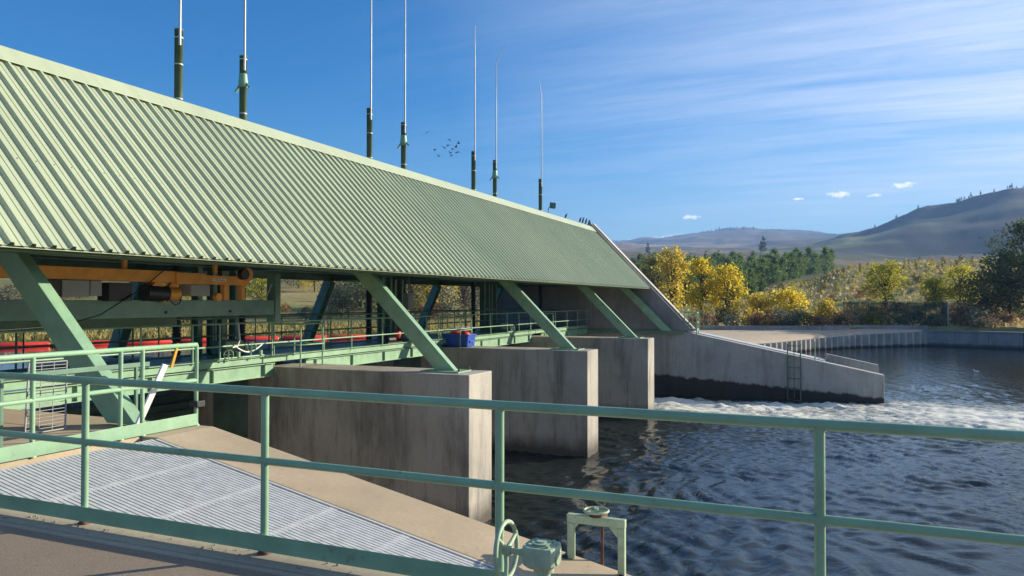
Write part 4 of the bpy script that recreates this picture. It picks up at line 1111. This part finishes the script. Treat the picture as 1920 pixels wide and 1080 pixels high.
# upstream bank seen under the roof
for i in range(46):
    px = R.uniform(-40, 900); r = R.uniform(72, 185)
    put(shp[R.choice([0, 1, 2, 3, 2, 6, 7, 1, 4])], gz(px, r), R.uniform(.5, 1.2), R.uniform(0, 6))
lp = [(20, 118, 3.4, 2.6, leaf_sage, 'grey-green bush at the far left seen under the roof'), (75, 150, 5, 3.0, leaf_gold, 'orange bush seen just behind the nearest slanted leg'),
      (330, 140, 5, 3, leaf_ygreen, 'yellow-green bush seen between the hoist and the dark beam'), (490, 112, 6.2, 2.3, leaf_ygreen, 'bright green bush seen right of the hanging beam'),
      (590, 175, 9, 4.2, leaf_yellow, 'yellow tree high behind the second dark rear leg'), (560, 190, 8, 4.5, leaf_olive, 'olive tree on the upstream slope left of the dark rear leg'),
      (660, 122, 7.5, 4.3, leaf_olive, 'olive tree seen right of the second dark rear leg'), (690, 103, 5.6, 4.6, leaf_dark, 'dark rounded bush seen left of the slanted leg on the nearest pier'),
      (640, 106, 5, 2.8, leaf_sage, 'pale sage bush beside the dark rounded bush'), (770, 112, 8.4, 3.6, leaf_olive, 'olive and orange tree seen left of the third rear leg'),
      (800, 125, 8, 3, leaf_gold, 'orange tree behind the third rear leg'), (830, 130, 10.5, 3.8, leaf_yellow, 'bright yellow tree seen under the roof above the blue bin'),
      (870, 100, 6.6, 4.2, leaf_sage, 'grey twiggy bush seen right of the yellow tree under the roof'), (905, 118, 8, 3.4, leaf_olive, 'olive tree seen between the thin columns of the farthest pier'),
      (945, 110, 6, 2.6, leaf_yellow, 'yellow bush glimpsed beside the far concrete end wall'), (420, 165, 7, 3.6, leaf_gold, 'golden bush seen through the green columns'), (150, 160, 6, 3.8, leaf_olive, 'olive bush seen below the orange girder')]
for i, (px, r, h, rx, mt, lb) in enumerate(lp):
    make_tree('bank_tree', lb, 'tree', mt, gz(px, r), (700+i, h, rx, h*.1, int(34+rx*9), 44, .135+.006*h, .36+.04*rx, 'round' if h > 6.5 else 'shrub'), rot=i*.9)
m = MB()
for i in range(5200):
    px = R.uniform(-150, 900); b = float(rbank(azpx(px))); r = b+abs(R.gauss(0, 1))*9+.1
    x, y = at(px, r); z = float(-.75+(r-b)*.006); hh = R.uniform(.12, .42); a = R.uniform(0, 3.14); w = R.uniform(.04, .12)
    dx, dy = math.cos(a)*w, math.sin(a)*w; lx, ly = R.gauss(0, .12), R.gauss(0, .12)
    m.add([(x-dx, y-dy, z-.1), (x+dx, y+dy, z-.1), (x+lx+dx*.4, y+ly+dy*.4, z+hh), (x+lx-dx*.4, y+ly-dy*.4, z+hh)], [(0, 1, 2, 3)])
tag(m.build('reed_grass', leaf_reed), kind='stuff')
m = MB()
cnt_ = 4200
pxs = [R.uniform(1360, 1960) for _ in range(cnt_)]; rs_ = [R.uniform(99, 240) for _ in range(cnt_)]
zs = Hz(np.array([azpx(p) for p in pxs]), np.array(rs_))
for px, r, z in zip(pxs, rs_, zs):
    if r < rbank(azpx(px))+.6: continue
    x, y = at(px, r); hh = R.uniform(.15, .55); w = R.uniform(.12, .35); a = R.uniform(0, 3.14); dx, dy = math.cos(a)*w, math.sin(a)*w
    m.add([(x-dx, y-dy, z-.1), (x+dx, y+dy, z-.1), (x+dx*.7+R.gauss(0, .15), y+dy*.7, z+hh), (x-dx*.5, y-dy*.5+R.gauss(0, .15), z+hh*.8)], [(0, 1, 2, 3)])
tag(m.build('dry_grass', leaf_straw), kind='stuff')

# ------------------------------------------------------------------ birds
def bird_mesh(flap):
    m = MB(); m.tube([(-.20, 0, 0), (-.12, 0, .01), (0, 0, .0), (.10, 0, .01), (.15, 0, .03), (.2, 0, .025)], [.012, .035, .055, .045, .03, .004], 8)
    for s in (-1, 1):
        m.add([(.07, s*.03, .02), (-.07, s*.03, .02), (-.05, s*.22, .02+flap), (.05, s*.22, .025+flap), (-.1, s*.42, flap*1.3), (.07, s*.03, .01), (-.07, s*.03, .01), (-.05, s*.22, .012+flap), (.05, s*.22, .014+flap)],
              [(0, 1, 2, 3), (3, 2, 4), (5, 8, 7, 6), (8, 4, 7), (0, 3, 8, 5), (1, 6, 7, 2)])
    m.add([(-.18, 0, .012), (-.3, .06, .01), (-.3, -.06, .01), (-.18, 0, 0)], [(0, 1, 2), (3, 2, 1)])
    return m
bm = [[bird_mesh(f).build('flying_bird', birdm), 0] for f in (.16, -.08)]
for o, _ in bm: tag(o, 'small dark bird flying in the loose flock above the roof', 'bird', 'dark birds of the flying flock')
for i, (bx, by) in enumerate([(800, 249), (842, 262), (860, 269), (841, 272), (855, 276), (849, 279), (834, 278), (816, 280.5), (845, 287), (847, 291), (855, 287), (860, 285), (823, 293)]):
    d = FW+R2*((bx-960)/F_PX)+U2*((540-by)/F_PX); r = 88+R.uniform(-8, 12); p = Vector((0, 0, EYE))+d*r
    put(bm[i % 2], p, R.uniform(.85, 1.15), R.uniform(0, 6.28))
m = MB(); m.tube([(.0, 0, .05), (0, 0, .12), (.02, 0, .2), (.04, 0, .27), (.06, 0, .31)], [.03, .055, .06, .045, .02], 8); m.blob((.06, 0, .32), (.045, .035, .035), 1, .0)
m.tube([(.09, 0, .32), (.14, 0, .31)], [.014, .003], 6); m.bar((-.02, 0, .1), (-.12, 0, -.04), .05, .02, (0, 1, 0)); m.tube([(.01, .02, .07), (.01, .02, 0)], .006, 5); m.tube([(.01, -.02, .07), (.01, -.02, 0)], .006, 5)
pb = [m.build('perched_bird', birdm), 0]; tag(pb[0], 'dark bird perched on the roof ridge near the far end', 'bird', 'dark birds perched on the ridge')
for y, rz in ((37.3, .5), (39.7, .4), (40.2, .6), (40.75, .3), (41.3, .5), (41.6, 3.4)):
    o = put(pb, (RX+.0, y, RZ+.075), .85, rz)

# white gull floating at the far right
gl = MB(); gl.tube([(-.28, 0, .1), (-.15, 0, .08), (0, 0, .07), (.14, 0, .09), (.2, 0, .08), (.22, 0, .24)], [.01, .07, .1, .08, .04, .035], 8); gl.blob((.24, 0, .26), (.055, .045, .045), 1, 0); gl.tube([(.28, 0, .26), (.35, 0, .25)], [.014, .004], 6)
o = gl.build('gull', whitep); o.location = (9.3, 63, ZW+.0); o.scale = (.75,)*3; o.rotation_euler = (0, 0, 2.6); tag(o, 'white gull floating on the calm water at the far right', 'gull')

# ------------------------------------------------------------------ air
HAZE = True
if HAZE:
    m = MB(); m.box(-7000, 7000, -7000, 7000, -7.2, 400); hz = m.build('haze', None); hz.data.materials.clear()
    hm = bpy.data.materials.new('haze_air'); hm.use_nodes = True; t = NT(hm)
    pv = t.n('VolumePrincipled'); pv.inputs['Color'].default_value = (.30, .55, 1, 1); pv.inputs['Density'].default_value = 2.2e-4; pv.inputs['Anisotropy'].default_value = .0
    t.l(pv.outputs[0], t.out.inputs['Volume']); hz.data.materials.append(hm); tag(hz, kind='stuff')
    hz.display_type = 'WIRE'
